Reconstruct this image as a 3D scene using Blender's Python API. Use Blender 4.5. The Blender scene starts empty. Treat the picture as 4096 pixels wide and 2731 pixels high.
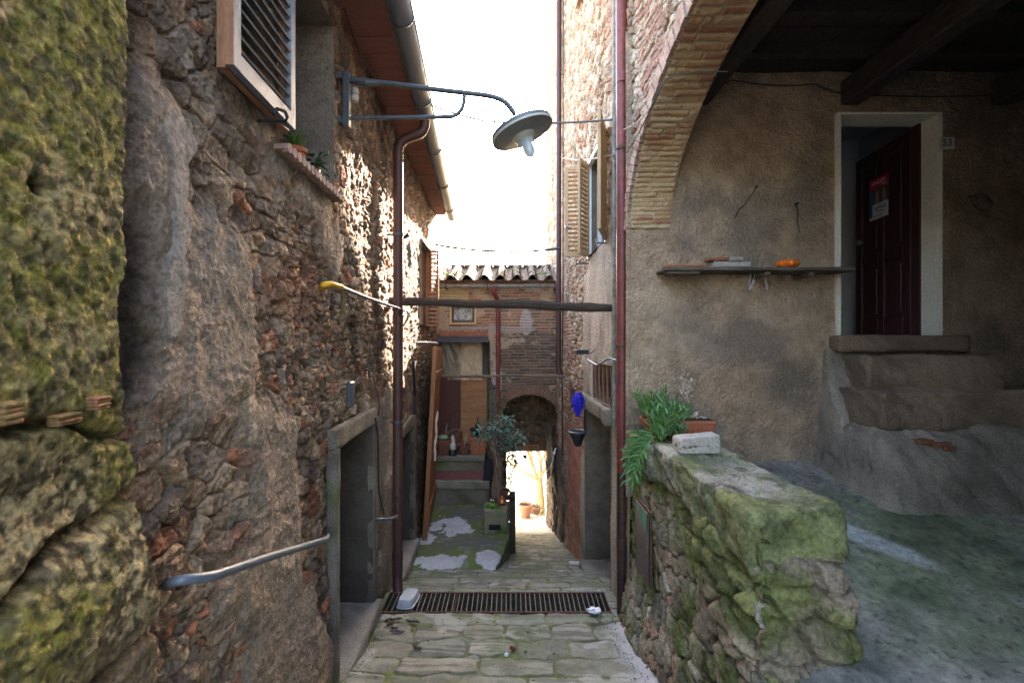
import bpy, math, random
import numpy as np
from mathutils import Vector, Matrix
random.seed(7)
S = bpy.context.scene
C = S.collection
R = math.radians
# ------------------------------------------------------------ camera, sky, sun, exposure
cd = bpy.data.cameras.new('camera'); cam = bpy.data.objects.new('camera', cd); C.objects.link(cam)
cam.rotation_euler = (R(90), 0, 0); cd.lens = 16.99; cd.sensor_width = 36; cd.clip_start = 0.05; cd.clip_end = 1000
cd.dof.use_dof = True; cd.dof.focus_distance = 5.0; cd.dof.aperture_fstop = 3.6
S.camera = cam
SUN_AZ, SUN_EL = R(14), R(26)        # azimuth from +Y towards +X
w = bpy.data.worlds.new('World'); S.world = w; w.use_nodes = True
wn = w.node_tree; bg = wn.nodes['Background']
sk = wn.nodes.new('ShaderNodeTexSky'); sk.sky_type = 'NISHITA'; sk.sun_disc = False
sk.sun_elevation = SUN_EL; sk.sun_rotation = SUN_AZ; sk.dust_density = 3.0; sk.air_density = 1.0; sk.ozone_density = 0.6
wn.links.new(sk.outputs[0], bg.inputs[0]); bg.inputs[1].default_value = 0.15
sd = bpy.data.lights.new('sun', 'SUN'); so = bpy.data.objects.new('sun', sd); C.objects.link(so)
sd.energy = 4.0; sd.angle = R(0.5); sd.color = (1, .93, .82)
dv = Vector((math.sin(SUN_AZ)*math.cos(SUN_EL), math.cos(SUN_AZ)*math.cos(SUN_EL), math.sin(SUN_EL)))
so.rotation_euler = dv.to_track_quat('Z', 'Y').to_euler(); so.location = dv*30
S.view_settings.view_transform = 'Standard'; S.view_settings.look = 'None'
S.view_settings.exposure = 4.05; S.view_settings.use_white_balance = True; S.view_settings.white_balance_temperature = 7100; S.view_settings.white_balance_tint = 14; S.view_settings.gamma = 1
S.cycles.max_bounces = 8; S.cycles.diffuse_bounces = 5

# ------------------------------------------------------------ numpy noise
def h2(ix, iy, s):
    h = (ix.astype(np.int64)*374761393 + iy.astype(np.int64)*668265263 + s*974634777) & 0xffffffff
    h = ((h ^ (h >> 13))*1274126177) & 0xffffffff
    h = ((h ^ (h >> 15))*2246822519) & 0xffffffff
    h = h ^ (h >> 16)
    return (h & 0xffffff)/16777215.0
def vn(x, y, s=0):
    x = np.asarray(x, float); y = np.asarray(y, float)
    ix = np.floor(x); iy = np.floor(y); fx = x-ix; fy = y-iy
    ux = fx*fx*(3-2*fx); uy = fy*fy*(3-2*fy)
    a = h2(ix, iy, s); b = h2(ix+1, iy, s); c = h2(ix, iy+1, s); d = h2(ix+1, iy+1, s)
    return (a+(b-a)*ux+(c-a)*uy+(a-b-c+d)*ux*uy)*2-1
def fb(x, y, o=4, s=0, g=.5):
    t = 0; a = 1; n = 0
    for i in range(o):
        t = t+a*vn(x*2**i+i*7.3, y*2**i-i*3.1, s+i*17); n += a; a *= g
    return t/n
def rg(x, y, o=4, s=0):
    t = 0; a = 1; n = 0
    for i in range(o):
        t = t+a*(1-np.abs(vn(x*2**i+i*5.3, y*2**i+i*9.1, s+i*13))*2); n += a; a *= .55
    return t/n
def wor(x, y, s=0, jit=.9):
    ix = np.floor(x); iy = np.floor(y)
    f1 = np.full(x.shape, 9.); f2 = np.full(x.shape, 9.); cid = np.zeros(x.shape); cj = np.zeros(x.shape)
    for dx in (-1, 0, 1):
        for dy in (-1, 0, 1):
            cx = ix+dx; cy = iy+dy
            px = cx+.5+(h2(cx, cy, s)-.5)*jit; py = cy+.5+(h2(cx, cy, s+5)-.5)*jit
            d = np.hypot(px-x, py-y); new = d < f1
            f2 = np.where(new, f1, np.minimum(f2, d)); cid = np.where(new, h2(cx, cy, s+9), cid)
            cj = np.where(new, h2(cx, cy, s+11), cj); f1 = np.where(new, d, f1)
    return f1, f2, cid, cj
def n3(p, sc, o=3, s=0):
    x, y, z = p[..., 0]*sc, p[..., 1]*sc, p[..., 2]*sc
    return (fb(x+z*.7, y-z*.6, o, s)+fb(y+x*.5+3.1, z+x*.3, o, s+31)+fb(z-y*.4, x+y*.2+9.7, o, s+57))/1.6
def ss(a, b, x):
    t = np.clip((x-a)/(b-a), 0, 1); return t*t*(3-2*t)
def mx(a, b, t):
    a = np.asarray(a, float); b = np.asarray(b, float)
    t = np.asarray(t)[..., None]; return a*(1-t)+b*t
def pal(cols, t):
    cols = np.array(cols); i = np.clip((t*len(cols)).astype(int), 0, len(cols)-1); return cols[i]
def bricks(u, v, ch, bl, s, m=.012, wob=.006):
    """height 0..1, brick id, for courses of height ch and bricks of length bl"""
    v = v+fb(u*1.3, v*1.3, 2, s)*wob*2+fb(u*9, v*9, 2, s+3)*wob
    u = u+fb(u*11, v*9, 2, s+4)*wob
    r = np.floor(v/ch); off = h2(r, r*0, s+1)*bl; L = bl*(.75+.6*h2(r, r*0+4, s+2))
    c = np.floor((u+off)/L); fu = (u+off)/L-c; fv = v/ch-r
    d = np.minimum(np.minimum(fu, 1-fu)*L, np.minimum(fv, 1-fv)*ch)
    return ss(m*.3, m, d), h2(c, r, s+6), h2(c, r, s+8)

# ------------------------------------------------------------ materials
def mat(name, col=(.5,.5,.5), rough=.8, metal=0, var=.25, sc=20, bump=.2, attr=False, fine=80, stretch=None, col2=None, spec=.3, trans=0, emit=0):
    m = bpy.data.materials.new(name); m.use_nodes = True; nt = m.node_tree; N = nt.nodes; L = nt.links
    b = N['Principled BSDF']; b.inputs['Roughness'].default_value = rough; b.inputs['Metallic'].default_value = metal
    b.inputs['Specular IOR Level'].default_value = spec
    tc = N.new('ShaderNodeTexCoord'); mp = N.new('ShaderNodeMapping'); L.new(tc.outputs['Object'], mp.inputs[0])
    if stretch: mp.inputs['Scale'].default_value = stretch
    n1 = N.new('ShaderNodeTexNoise'); n1.inputs['Scale'].default_value = sc; n1.inputs['Detail'].default_value = 6; n1.inputs['Roughness'].default_value = .65
    n2 = N.new('ShaderNodeTexNoise'); n2.inputs['Scale'].default_value = fine; n2.inputs['Detail'].default_value = 5; n2.inputs['Roughness'].default_value = .7
    L.new(mp.outputs[0], n1.inputs[0]); L.new(mp.outputs[0], n2.inputs[0])
    if attr:
        a = N.new('ShaderNodeAttribute'); a.attribute_name = 'Col'; src = a.outputs['Color']
    else:
        cm = N.new('ShaderNodeMix'); cm.data_type = 'RGBA'; cm.inputs[6].default_value = (*col, 1)
        c2 = col2 or tuple(c*.6 for c in col); cm.inputs[7].default_value = (*c2, 1)
        mr0 = N.new('ShaderNodeMapRange'); mr0.inputs[1].default_value = .42; mr0.inputs[2].default_value = .62
        L.new(n1.outputs[0], mr0.inputs[0]); mu = N.new('ShaderNodeMath'); mu.operation = 'MULTIPLY'; mu.inputs[1].default_value = min(1, var*2.2)
        L.new(mr0.outputs[0], mu.inputs[0]); L.new(mu.outputs[0], cm.inputs[0]); src = cm.outputs[2]
    mr = N.new('ShaderNodeMapRange'); mr.inputs[1].default_value = .3; mr.inputs[2].default_value = .7
    mr.inputs[3].default_value = 1-var; mr.inputs[4].default_value = 1+var
    L.new(n2.outputs[0], mr.inputs[0])
    vm = N.new('ShaderNodeVectorMath'); vm.operation = 'SCALE'; L.new(src, vm.inputs[0]); L.new(mr.outputs[0], vm.inputs['Scale'])
    L.new(vm.outputs[0], b.inputs['Base Color'])
    if bump:
        bp = N.new('ShaderNodeBump'); bp.inputs['Strength'].default_value = bump; bp.inputs['Distance'].default_value = .02
        ad = N.new('ShaderNodeMath'); ad.operation = 'ADD'; L.new(n1.outputs[0], ad.inputs[0]); L.new(n2.outputs[0], ad.inputs[1])
        L.new(ad.outputs[0], bp.inputs['Height']); L.new(bp.outputs[0], b.inputs['Normal'])
    if trans: b.inputs['Transmission Weight'].default_value = trans
    if emit: b.inputs['Emission Color'].default_value = (*col, 1); b.inputs['Emission Strength'].default_value = emit
    return m
M = {}
M['stone'] = mat('rubble_stone', attr=True, rough=.92, var=.5, sc=14, fine=42, bump=1.0, spec=.2)
M['plaster'] = mat('rough_plaster', attr=True, rough=.95, var=.35, sc=22, fine=70, bump=1.0, spec=.1)
M['paving'] = mat('paving_stone', attr=True, rough=.85, var=.28, sc=16, fine=90, bump=.5, spec=.25)
M['brick'] = mat('old_brick', attr=True, rough=.92, var=.3, sc=25, fine=110, bump=.6, spec=.15)
M['reveal'] = mat('grey_cement_render', (.17,.14,.11), .95, var=.35, sc=5, fine=60, bump=.5)
M['doorstone'] = mat('dressed_grey_stone', (.27,.255,.235), .9, var=.25, sc=12, fine=70, bump=.4)
M['whitewash'] = mat('whitewashed_plaster', (.80,.74,.60), .9, var=.18, sc=7, fine=50, bump=.4, col2=(.75,.72,.66))
M['doorreveal'] = mat('dark_doorway_render', (.085,.07,.056), .95, var=.35, sc=4, fine=60, bump=.5, col2=(.05,.04,.033))  # darker brown render for the left doorway reveals
M['redpipe'] = mat('red_painted_metal', (.19,.042,.034), .5, .0, var=.32, sc=5, fine=30, bump=.1, spec=.35, col2=(.10,.028,.024))
M['rustpipe'] = mat('rust_brown_metal', (.07,.028,.02), .4, .1, var=.4, sc=9, fine=40, bump=.15, spec=.5, col2=(.02,.012,.012))
M['brownpipe'] = mat('dark_brown_metal', (.075,.032,.028), .5, 0, var=.25, sc=6, bump=.06, spec=.35)
M['zinc'] = mat('weathered_zinc', (.12,.155,.205), .5, .0, var=.2, sc=5, fine=30, bump=.08, spec=.5, stretch=(3,1,3))
M['greymetal'] = mat('grey_painted_metal', (.055,.07,.085), .45, .1, var=.2, sc=9, bump=.06, spec=.5)
M['blackiron'] = mat('black_iron', (.02,.02,.022), .5, .3, var=.3, sc=25, bump=.2)
M['rustiron'] = mat('rusty_iron', (.13,.065,.04), .75, .2, var=.4, sc=30, bump=.4, col2=(.04,.028,.022))
M['oldzinc'] = mat('stained_old_gutter', (.26,.26,.235), .6, 0, var=.35, sc=9, fine=30, bump=.15, col2=(.12,.12,.09))
M['railblue'] = mat('blue_grey_painted_steel', (.085,.105,.135), .42, .1, var=.2, sc=9, bump=.06, spec=.5)
M['steel'] = mat('galvanised_steel', (.42,.44,.46), .35, .7, var=.15, sc=15, bump=.05)
M['terracotta'] = mat('terracotta', (.42,.13,.065), .85, var=.2, sc=14, fine=60, bump=.2)
M['terracotta_dark'] = mat('weathered_terracotta', (.22,.09,.055), .88, var=.3, sc=14, fine=60, bump=.25)
M['tile'] = mat('old_roof_tile', (.20,.145,.11), .95, var=.4, sc=9, fine=45, bump=.5, col2=(.12,.10,.07))
M['soffit'] = mat('red_terracotta_soffit', (.21,.085,.068), .85, var=.25, sc=4, fine=25, bump=.25, stretch=(1,14,1))
M['wood_dark'] = mat('dark_weathered_wood', (.075,.055,.042), .9, var=.4, sc=5, fine=18, bump=.8, stretch=(1,12,12))
M['wood_grey'] = mat('grey_weathered_wood', (.15,.12,.095), .9, var=.35, sc=5, fine=18, bump=.6, stretch=(12,12,1))
M['wood_ceiling'] = mat('dark_ceiling_wood', (.065,.05,.045), .9, var=.4, sc=5, fine=18, bump=.6, stretch=(10,1,10))
M['wood_orange'] = mat('varnished_orange_wood', (.27,.10,.028), .5, var=.35, sc=5, fine=14, bump=.2, stretch=(14,14,.8), spec=.5)
M['plywood'] = mat('warm_plywood', (.36,.17,.075), .65, var=.3, sc=2, fine=9, bump=.05, stretch=(1,1,9), col2=(.22,.10,.045))
M['panel_brown'] = mat('dark_brown_board', (.095,.032,.025), .6, var=.25, sc=12, bump=.1)
M['door53'] = mat('dark_red_stained_wood', (.085,.03,.032), .5, var=.4, sc=5, fine=20, bump=.3, stretch=(14,14,1), col2=(.025,.012,.014), spec=.4)
M['sheet'] = mat('dusty_translucent_sheet', (.36,.25,.15), .55, var=.4, sc=4, fine=8, bump=.8, stretch=(2,2,.6), col2=(.17,.11,.07))
M['shutter'] = mat('beige_painted_shutter', (.42,.29,.16), .6, var=.1, sc=8, bump=.05)
M['shutter_grey'] = mat('faded_grey_shutter', (.15,.175,.21), .55, var=.2, sc=8, fine=30, bump=.15, stretch=(6,6,1))
M['shutter_brown'] = mat('faded_brown_shutter', (.30,.15,.085), .65, var=.25, sc=8, fine=30, bump=.15, stretch=(6,6,1))
M['white'] = mat('white_paint', (.72,.72,.70), .5, var=.08, sc=20, bump=.03)
M['lampgrey'] = mat('grey_lamp_enamel', (.10,.125,.14), .4, var=.1, sc=20, bump=.03, spec=.5)
M['lampcream'] = mat('cream_lamp_enamel', (.42,.41,.36), .45, var=.08, sc=20, bump=.02)
M['leaf'] = mat('green_leaf', (.08,.19,.05), .5, var=.35, sc=30, bump=.1, col2=(.15,.26,.07))
M['leaf_blue'] = mat('blue_green_leaf', (.07,.16,.12), .45, var=.3, sc=30, bump=.1, col2=(.15,.27,.21))
M['leaf_dark'] = mat('dark_leaf', (.03,.075,.03), .5, var=.3, sc=30, bump=.1)
M['dry'] = mat('dry_flower', (.66,.52,.42), .9, var=.3, sc=40, bump=.1)
M['soil'] = mat('dark_soil', (.05,.038,.028), .98, var=.4, sc=50, bump=.8)
M['whitestone'] = mat('white_limestone', (.50,.45,.38), .92, var=.2, sc=12, fine=60, bump=.6)
M['yellow'] = mat('yellow_rubber', (.65,.38,.03), .6, var=.1, sc=20, bump=.05)
M['hose'] = mat('tan_ribbed_hose', (.22,.16,.09), .7, var=.2, sc=20, bump=.1)
M['blue'] = mat('ultramarine_net', (.035,.035,.62), .7, var=.35, sc=50, bump=.1)
M['blackplastic'] = mat('black_plastic', (.018,.02,.022), .4, var=.2, sc=20, bump=.03, spec=.5)
M['cablegrey'] = mat('grey_cable', (.13,.12,.115), .6, var=.2, sc=30, bump=0)
M['cabledark'] = mat('dark_cable', (.03,.028,.03), .6, var=.2, sc=30, bump=0)
M['orange'] = mat('orange_pumpkin_skin', (.85,.17,.01), .4, var=.15, sc=8, bump=.05, spec=.5)
M['copper'] = mat('copper_glaze', (.55,.19,.07), .3, .5, var=.2, sc=10, bump=.05)
M['green_paint'] = mat('green_glaze', (.12,.32,.04), .3, var=.1, sc=10, bump=.02, spec=.6)
M['red_paint'] = mat('red_glaze', (.55,.03,.02), .3, var=.1, sc=10, bump=.02)
M['tray'] = mat('clear_frosted_plastic', (.72,.78,.85), .25, var=.1, sc=30, bump=.1, spec=.6, trans=.45)
M['tissue'] = mat('white_tissue', (.8,.8,.82), .9, var=.05, sc=30, bump=.1)
M['bark'] = mat('stripped_vine_bark', (.30,.19,.135), .92, var=.45, sc=9, fine=30, bump=1, stretch=(6,6,.8), col2=(.07,.045,.035))
M['moss_con'] = mat('mossy_concrete', (.17,.17,.10), .95, var=.35, sc=9, fine=60, bump=.6, col2=(.10,.115,.05))
M['cover'] = mat('brown_metal_cover', (.10,.075,.07), .45, .3, var=.3, sc=5, fine=25, bump=.08, col2=(.14,.13,.12))
M['verdigris'] = mat('verdigris_green', (.06,.24,.17), .6, var=.3, sc=9, bump=.05)
M['darkroom'] = mat('unlit_interior_plaster', (.16,.15,.14), .95, var=.2, sc=5)
M['roomwall'] = mat('pale_interior_wall', (.62,.62,.63), .9, var=.1, sc=3)
M['plate'] = mat('marble_number_plate', (.55,.53,.48), .5, var=.1, sc=15, bump=.05)
M['ink'] = mat('black_letter_paint', (.03,.03,.03), .6, var=.05, bump=0)
M['signwood'] = mat('burnt_sign_wood', (.40,.19,.09), .8, var=.3, sc=6, stretch=(1,8,8), bump=.3)
M['poster_red'] = mat('poster_crimson', (.55,.02,.06), .5, var=.04, bump=0)
M['poster_white'] = mat('poster_white', (.72,.74,.78), .5, var=.04, bump=0)
M['poster_blue'] = mat('poster_blue', (.03,.16,.34), .5, var=.04, bump=0)
M['skin'] = mat('poster_skin_tone', (.42,.26,.20), .6, var=.08, bump=0)
M['bottle'] = mat('dark_green_glass', (.01,.02,.012), .12, var=.05, bump=0, spec=.8)
M['grass'] = mat('sunlit_grass', (.14,.20,.04), .9, var=.4, sc=6, fine=30, bump=.5, col2=(.25,.24,.09))
M['hill'] = mat('pale_far_slope', (.40,.40,.30), .95, var=.2, sc=.15, fine=.8, bump=0, col2=(.30,.33,.20))
M['paleground'] = mat('pale_terrace_stone', (.45,.42,.37), .95, var=.2, sc=4, fine=30, bump=.3)
M['treebark'] = mat('pale_tree_bark', (.40,.33,.24), .95, var=.3, sc=9, fine=30, bump=.4, stretch=(3,3,1))
M['glass_dark'] = mat('dark_window_pane', (.02,.022,.026), .08, var=.05, bump=0, spec=.8)
def glass(name):
    m = bpy.data.materials.new(name); m.use_nodes = True; b = m.node_tree.nodes['Principled BSDF']
    b.inputs['Base Color'].default_value = (.42,.48,.52,1); b.inputs['Roughness'].default_value = .1; b.inputs['Alpha'].default_value = .78; return m
M['glass'] = glass('lamp_glass')

# ------------------------------------------------------------ object helpers
def link(o, parent=None):
    C.objects.link(o)
    if parent is not None: o.parent = parent
    return o
def thing(name, label, cat, loc=(0,0,0), group=None):
    o = bpy.data.objects.new(name, None); link(o); o.location = loc; o.empty_display_size = .1
    tag(o, label, cat, group); return o
def tag(o, label, cat, group=None, kind=None):
    if label: o['label'] = label
    if cat: o['category'] = cat
    if group: o['group'] = group
    if kind: o['kind'] = kind
    return o
class MB:
    def __init__(s): s.v = []; s.f = []
    def add(s, v, f):
        n = len(s.v); s.v += [tuple(p) for p in v]; s.f += [tuple(i+n for i in q) for q in f]; return s
    def box(s, x0, x1, y0, y1, z0, z1, mtx=None, bev=0):
        if bev:
            b = bev; pts = []; 
            # chamfered box from three shrunken slabs is costly; use 24-vert chamfer
            for sx, X in ((-1,x0),(1,x1)):
                for sy, Y in ((-1,y0),(1,y1)):
                    for sz, Z in ((-1,z0),(1,z1)):
                        pts += [(X, Y-sy*b, Z-sz*b), (X-sx*b, Y, Z-sz*b), (X-sx*b, Y-sy*b, Z)]
            idx = lambda i, j, k, a: ((i*4+j*2+k)*3+a)
            F = []
            for i in (0,1):
                q = [idx(i,0,0,0), idx(i,1,0,0), idx(i,1,1,0), idx(i,0,1,0)]; F.append(q if i else q[::-1])
                q = [idx(0,i,0,1), idx(1,i,0,1), idx(1,i,1,1), idx(0,i,1,1)]; F.append(q[::-1] if i else q)
                q = [idx(0,0,i,2), idx(1,0,i,2), idx(1,1,i,2), idx(0,1,i,2)]; F.append(q if i else q[::-1])
            for j in (0,1):
                for k in (0,1):
                    F.append([idx(0,j,k,1), idx(1,j,k,1), idx(1,j,k,2), idx(0,j,k,2)])
                    F.append([idx(j,0,k,0), idx(j,1,k,0), idx(j,1,k,2), idx(j,0,k,2)])
                    F.append([idx(j,k,0,0), idx(j,k,1,0), idx(j,k,1,1), idx(j,k,0,1)])
            for i in (0,1):
                for j in (0,1):
                    for k in (0,1): F.append([idx(i,j,k,0), idx(i,j,k,1), idx(i,j,k,2)])
            v = pts; f = F
        else:
            v = [(x,y,z) for x in (x0,x1) for y in (y0,y1) for z in (z0,z1)]
            f = [(0,1,3,2),(4,6,7,5),(0,4,5,1),(2,3,7,6),(0,2,6,4),(1,5,7,3)]
        if mtx is not None: v = [mtx @ Vector(p) for p in v]
        return s.add(v, f)
    def tube(s, pts, r, n=10, caps=True):
        pts = [Vector(p) for p in pts]; rs = r if hasattr(r, '__len__') else [r]*len(pts)
        V = []; F = []; up = None
        for i, p in enumerate(pts):
            t = (pts[min(i+1, len(pts)-1)]-pts[max(i-1, 0)]).normalized()
            if up is None:
                up = Vector((0,0,1)) if abs(t.z) < .9 else Vector((1,0,0))
            a = t.cross(up).normalized(); b = a.cross(t).normalized(); up = b
            for k in range(n):
                q = 2*math.pi*k/n; V.append(p+(a*math.cos(q)+b*math.sin(q))*rs[i])
        for i in range(len(pts)-1):
            for k in range(n):
                k2 = (k+1) % n; F.append((i*n+k, i*n+k2, (i+1)*n+k2, (i+1)*n+k))
        if caps: F.append(tuple(range(n))[::-1]); F.append(tuple((len(pts)-1)*n+k for k in range(n)))
        return s.add(V, F)
    def lathe(s, prof, c=(0,0,0), n=24, mtx=None, a0=0, a1=2*math.pi, sx=1, sy=1):
        full = abs(a1-a0-2*math.pi) < 1e-6; m = n if full else n+1; V = []; F = []
        for r, z in prof:
            for k in range(m):
                q = a0+(a1-a0)*k/n; V.append(Vector((r*math.cos(q)*sx, r*math.sin(q)*sy, z)))
        for i in range(len(prof)-1):
            for k in range(n):
                k2 = (k+1) % m; F.append((i*m+k, i*m+k2, (i+1)*m+k2, (i+1)*m+k))
        V = [(mtx @ p if mtx is not None else p)+Vector(c) for p in V]
        return s.add(V, F)
    def sphere(s, c, r, n=14, sx=1, sy=1, sz=1, mtx=None):
        return s.lathe([(max(1e-4, r*math.sin(math.pi*i/10)), -r*sz*math.cos(math.pi*i/10)) for i in range(11)], c, n, mtx, sx=sx, sy=sy)
    def quad(s, a, b, c, d): return s.add([a,b,c,d], [(0,1,2,3)])
    def leaf(s, p, d, L, W, droop=.3, seg=4, fold=.25, side=None):
        p = Vector(p); d = Vector(d).normalized(); side = side or d.cross(Vector((0,0,1)))
        if side.length < 1e-3: side = Vector((1,0,0))
        side.normalize(); V = []; F = []
        for i in range(seg+1):
            t = i/seg; wd = W*math.sin(math.pi*min(1, .12+.88*t))**.8 if i < seg else 0
            c = p+d*L*t+Vector((0,0,-droop*L*t*t)); nn = side.cross(d)
            V += [c-side*wd*.5+nn*wd*fold, c, c+side*wd*.5+nn*wd*fold]
        for i in range(seg):
            a = i*3; F += [(a,a+1,a+4,a+3), (a+1,a+2,a+5,a+4)]
        return s.add(V, F)
    def build(s, name, m, parent=None, smooth=None, auto=40):
        me = bpy.data.meshes.new(name); me.from_pydata(s.v, [], s.f); me.validate(); me.update()
        me.materials.append(M[m] if isinstance(m, str) else m)
        o = bpy.data.objects.new(name, me); link(o, parent)
        if smooth is None: smooth = True
        if smooth:
            me.polygons.foreach_set('use_smooth', [True]*len(me.polygons))
            try: me.set_sharp_from_angle(angle=R(auto))
            except Exception: pass
        return o
def local(o, parent):
    """keep world geometry of o while parented to a moved empty"""
    return o
def grid(name, P, col, m, parent=None, keep=None, smooth=True):
    n, k = P.shape[:2]; me = bpy.data.meshes.new(name)
    idx = np.arange(n*k).reshape(n, k)
    q = np.stack([idx[:-1,:-1], idx[1:,:-1], idx[1:,1:], idx[:-1,1:]], -1)
    if keep is not None: q = q[keep]
    q = q.reshape(-1, 4); used = np.zeros(n*k, bool); used[q.ravel()] = True
    rm = np.cumsum(used)-1; q = rm[q]; V = P.reshape(-1, 3)[used]; cc = np.clip(col.reshape(-1, 3)[used], 0, 1)
    me.vertices.add(len(V)); me.vertices.foreach_set('co', V.astype(np.float32).ravel())
    me.loops.add(q.size); me.loops.foreach_set('vertex_index', q.ravel().astype(np.int32))
    me.polygons.add(len(q)); me.polygons.foreach_set('loop_start', (np.arange(len(q))*4).astype(np.int32))
    me.polygons.foreach_set('use_smooth', np.full(len(q), smooth)); me.update(calc_edges=True)
    a = me.color_attributes.new('Col', 'FLOAT_COLOR', 'POINT')
    a.data.foreach_set('color', np.concatenate([cc, np.ones((len(cc), 1))], 1).astype(np.float32).ravel())
    me.materials.append(M[m]); o = bpy.data.objects.new(name, me); link(o, parent); return o
def rough_box(name, x0, x1, y0, y1, z0, z1, m, colf, parent=None, res=.02, amp=.02, rnd=.03, s=1, shape=None, fineamp=.25):
    lo = np.array([x0,y0,z0]); hi = np.array([x1,y1,z1]); Vs = []; Fs = []; n0 = 0
    for ax in range(3):
        b, c = (ax+1) % 3, (ax+2) % 3
        for sd_ in (0, 1):
            nb = max(2, int((hi[b]-lo[b])/res)+1); nc = max(2, int((hi[c]-lo[c])/res)+1)
            U, W = np.meshgrid(np.linspace(lo[b], hi[b], nb), np.linspace(lo[c], hi[c], nc), indexing='ij')
            P = np.zeros((nb, nc, 3)); P[...,ax] = hi[ax] if sd_ else lo[ax]; P[...,b] = U; P[...,c] = W
            idx = np.arange(nb*nc).reshape(nb, nc)+n0
            q = np.stack([idx[:-1,:-1], idx[1:,:-1], idx[1:,1:], idx[:-1,1:]], -1).reshape(-1, 4)
            if not sd_: q = q[:, ::-1]
            Vs.append(P.reshape(-1, 3)); Fs.append(q); n0 += nb*nc
    V = np.concatenate(Vs); F = np.concatenate(Fs)
    r = min(rnd, *(.45*(hi-lo))); ins = np.clip(V, lo+r, hi-r); d = V-ins; L = np.linalg.norm(d, axis=1, keepdims=True)
    nrm = d/np.maximum(L, 1e-9); V = ins+nrm*r
    if shape: V = shape(V)
    hgt = amp*(n3(V, 4, 3, s)+fineamp*n3(V, 18, 3, s+5)); V = V+nrm*hgt[:, None]
    me = bpy.data.meshes.new(name); me.from_pydata(V.tolist(), [], F.tolist())
    a = me.color_attributes.new('Col', 'FLOAT_COLOR', 'POINT'); cc = np.clip(colf(V, nrm), 0, 1)
    a.data.foreach_set('color', np.concatenate([cc, np.ones((len(cc), 1))], 1).astype(np.float32).ravel())
    import bmesh
    bm = bmesh.new(); bm.from_mesh(me); bmesh.ops.remove_doubles(bm, verts=bm.verts, dist=1e-4); bm.to_mesh(me); bm.free()
    me.polygons.foreach_set('use_smooth', [True]*len(me.polygons)); me.materials.append(M[m])
    o = bpy.data.objects.new(name, me); link(o, parent); return o
def solid_col(c, var=.3, moss=0, s=0, c2=None):
    c = np.array(c); c2_ = np.array(c2) if c2 is not None else c*.55
    def f(V, N):
        t = np.clip(.5+.9*n3(V, 5, 3, s+40), 0, 1)*var*2
        col = mx(c, c2_, np.clip(t, 0, 1))
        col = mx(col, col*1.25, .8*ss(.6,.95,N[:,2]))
        if moss:
            mm = ss(-.1, .4, n3(V, 3, 3, s+80)+(moss-.5)*1.2+N[:, 2]*.25); col = mx(col, (.10,.15,.025), mm*.85)
        return col
    return f
def text(body, size, m, mtx, name='lettering', parent=None, ext=.001, align='CENTER', sx=1):
    cu = bpy.data.curves.new(name, 'FONT'); cu.body = body; cu.size = size; cu.extrude = ext; cu.align_x = align; cu.align_y = 'CENTER'
    to = bpy.data.objects.new(name, cu); C.objects.link(to); bpy.context.view_layer.update()
    me = bpy.data.meshes.new_from_object(to.evaluated_get(bpy.context.evaluated_depsgraph_get()))
    bpy.data.objects.remove(to); me.transform(mtx @ Matrix.Diagonal((sx, 1, 1, 1))); me.materials.clear(); me.materials.append(M[m])
    me.name = name; o = bpy.data.objects.new(name, me); link(o, parent); return o

# ------------------------------------------------------------ layout of the place (metres; eye at the origin)
F = 1110.
XL = lambda Y: -(1.222+.035*Y)            # face of the left house
XR = lambda Y: 1.30-.030*Y                # face of the right house
BW = 10.5                                 # front of the house across the end
PW = 4.67                                 # back wall of the porch
def pl(x, y, off=0):
    Y = (off-1.222)/((x-1176)/F+.035); return Vector((XL(Y)+off, Y, (784-y)/F*Y))
def pr(x, y, off=0):
    Y = (1.30-off)/((x-1176)/F+.03); return Vector((XR(Y)-off, Y, (784-y)/F*Y))
def pf(x, y, Y): return Vector(((x-1176)/F*Y, Y, (784-y)/F*Y))
FY = [-8, 1.5, 2.25, 2.73, 3.45, 4.9, 5.32, 7, 8.5, 10.5, 12.5, 14.5]
FZ = [-1.45, -1.55, -1.80, -2.15, -2.52, -2.76, -2.775, -3.27, -3.72, -4.22, -4.78, -5.25]
fz = lambda Y: np.interp(Y, FY, FZ)
def frame_mtx(origin, xdir, ydir):
    x = Vector(xdir).normalized(); y = Vector(ydir).normalized(); z = x.cross(y)
    return Matrix(((x.x,y.x,z.x,origin[0]),(x.y,y.y,z.y,origin[1]),(x.z,y.z,z.z,origin[2]),(0,0,0,1)))
ML = lambda o: frame_mtx(o, (0,-1,0) if False else (.035,-1,0), (0,0,1))   # text plane facing +X
MOSS = np.array((.12,.15,.02)); 

# ------------------------------------------------------------ left house
LH = thing('stone_house', 'rubble stone house along the left of the alley, red tiled soffit and zinc gutter', 'house')
iy = np.linspace(1/1.0, 1/10.12, 1000); Yc = 1/iy
sr = np.concatenate([np.linspace(-.95, -.73, 8), np.linspace(-.725, .725, 900), np.linspace(.75, 2.7, 30)])
Yg, Sg = np.meshgrid(Yc, sr, indexing='ij'); Zg = np.clip(Sg*Yg, -4.7, 2.66)
u, v = Yg, Zg
wu = u+.10*fb(u*2.3, v*2.3, 3, 3); wv = v+.10*fb(u*2.3+9, v*2.3, 3, 4)
far = ss(4.2, 7.5, u)
f1, f2, cid, cj = wor(wu*6.2, wv*9, 21)
st = ss(.02, .22, f2-f1)*(.35+.65*cid)
g1, g2, gid, gj = wor(wu*15, wv*19, 22)
sm = ss(.02, .25, g2-g1)*(.2+.8*gid)
big = fb(u*.9+4, v*.9, 3, 31)
smallmix = ss(-.15, .25, fb(u*1.5, v*1.5, 3, 33)-.15*far)
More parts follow.
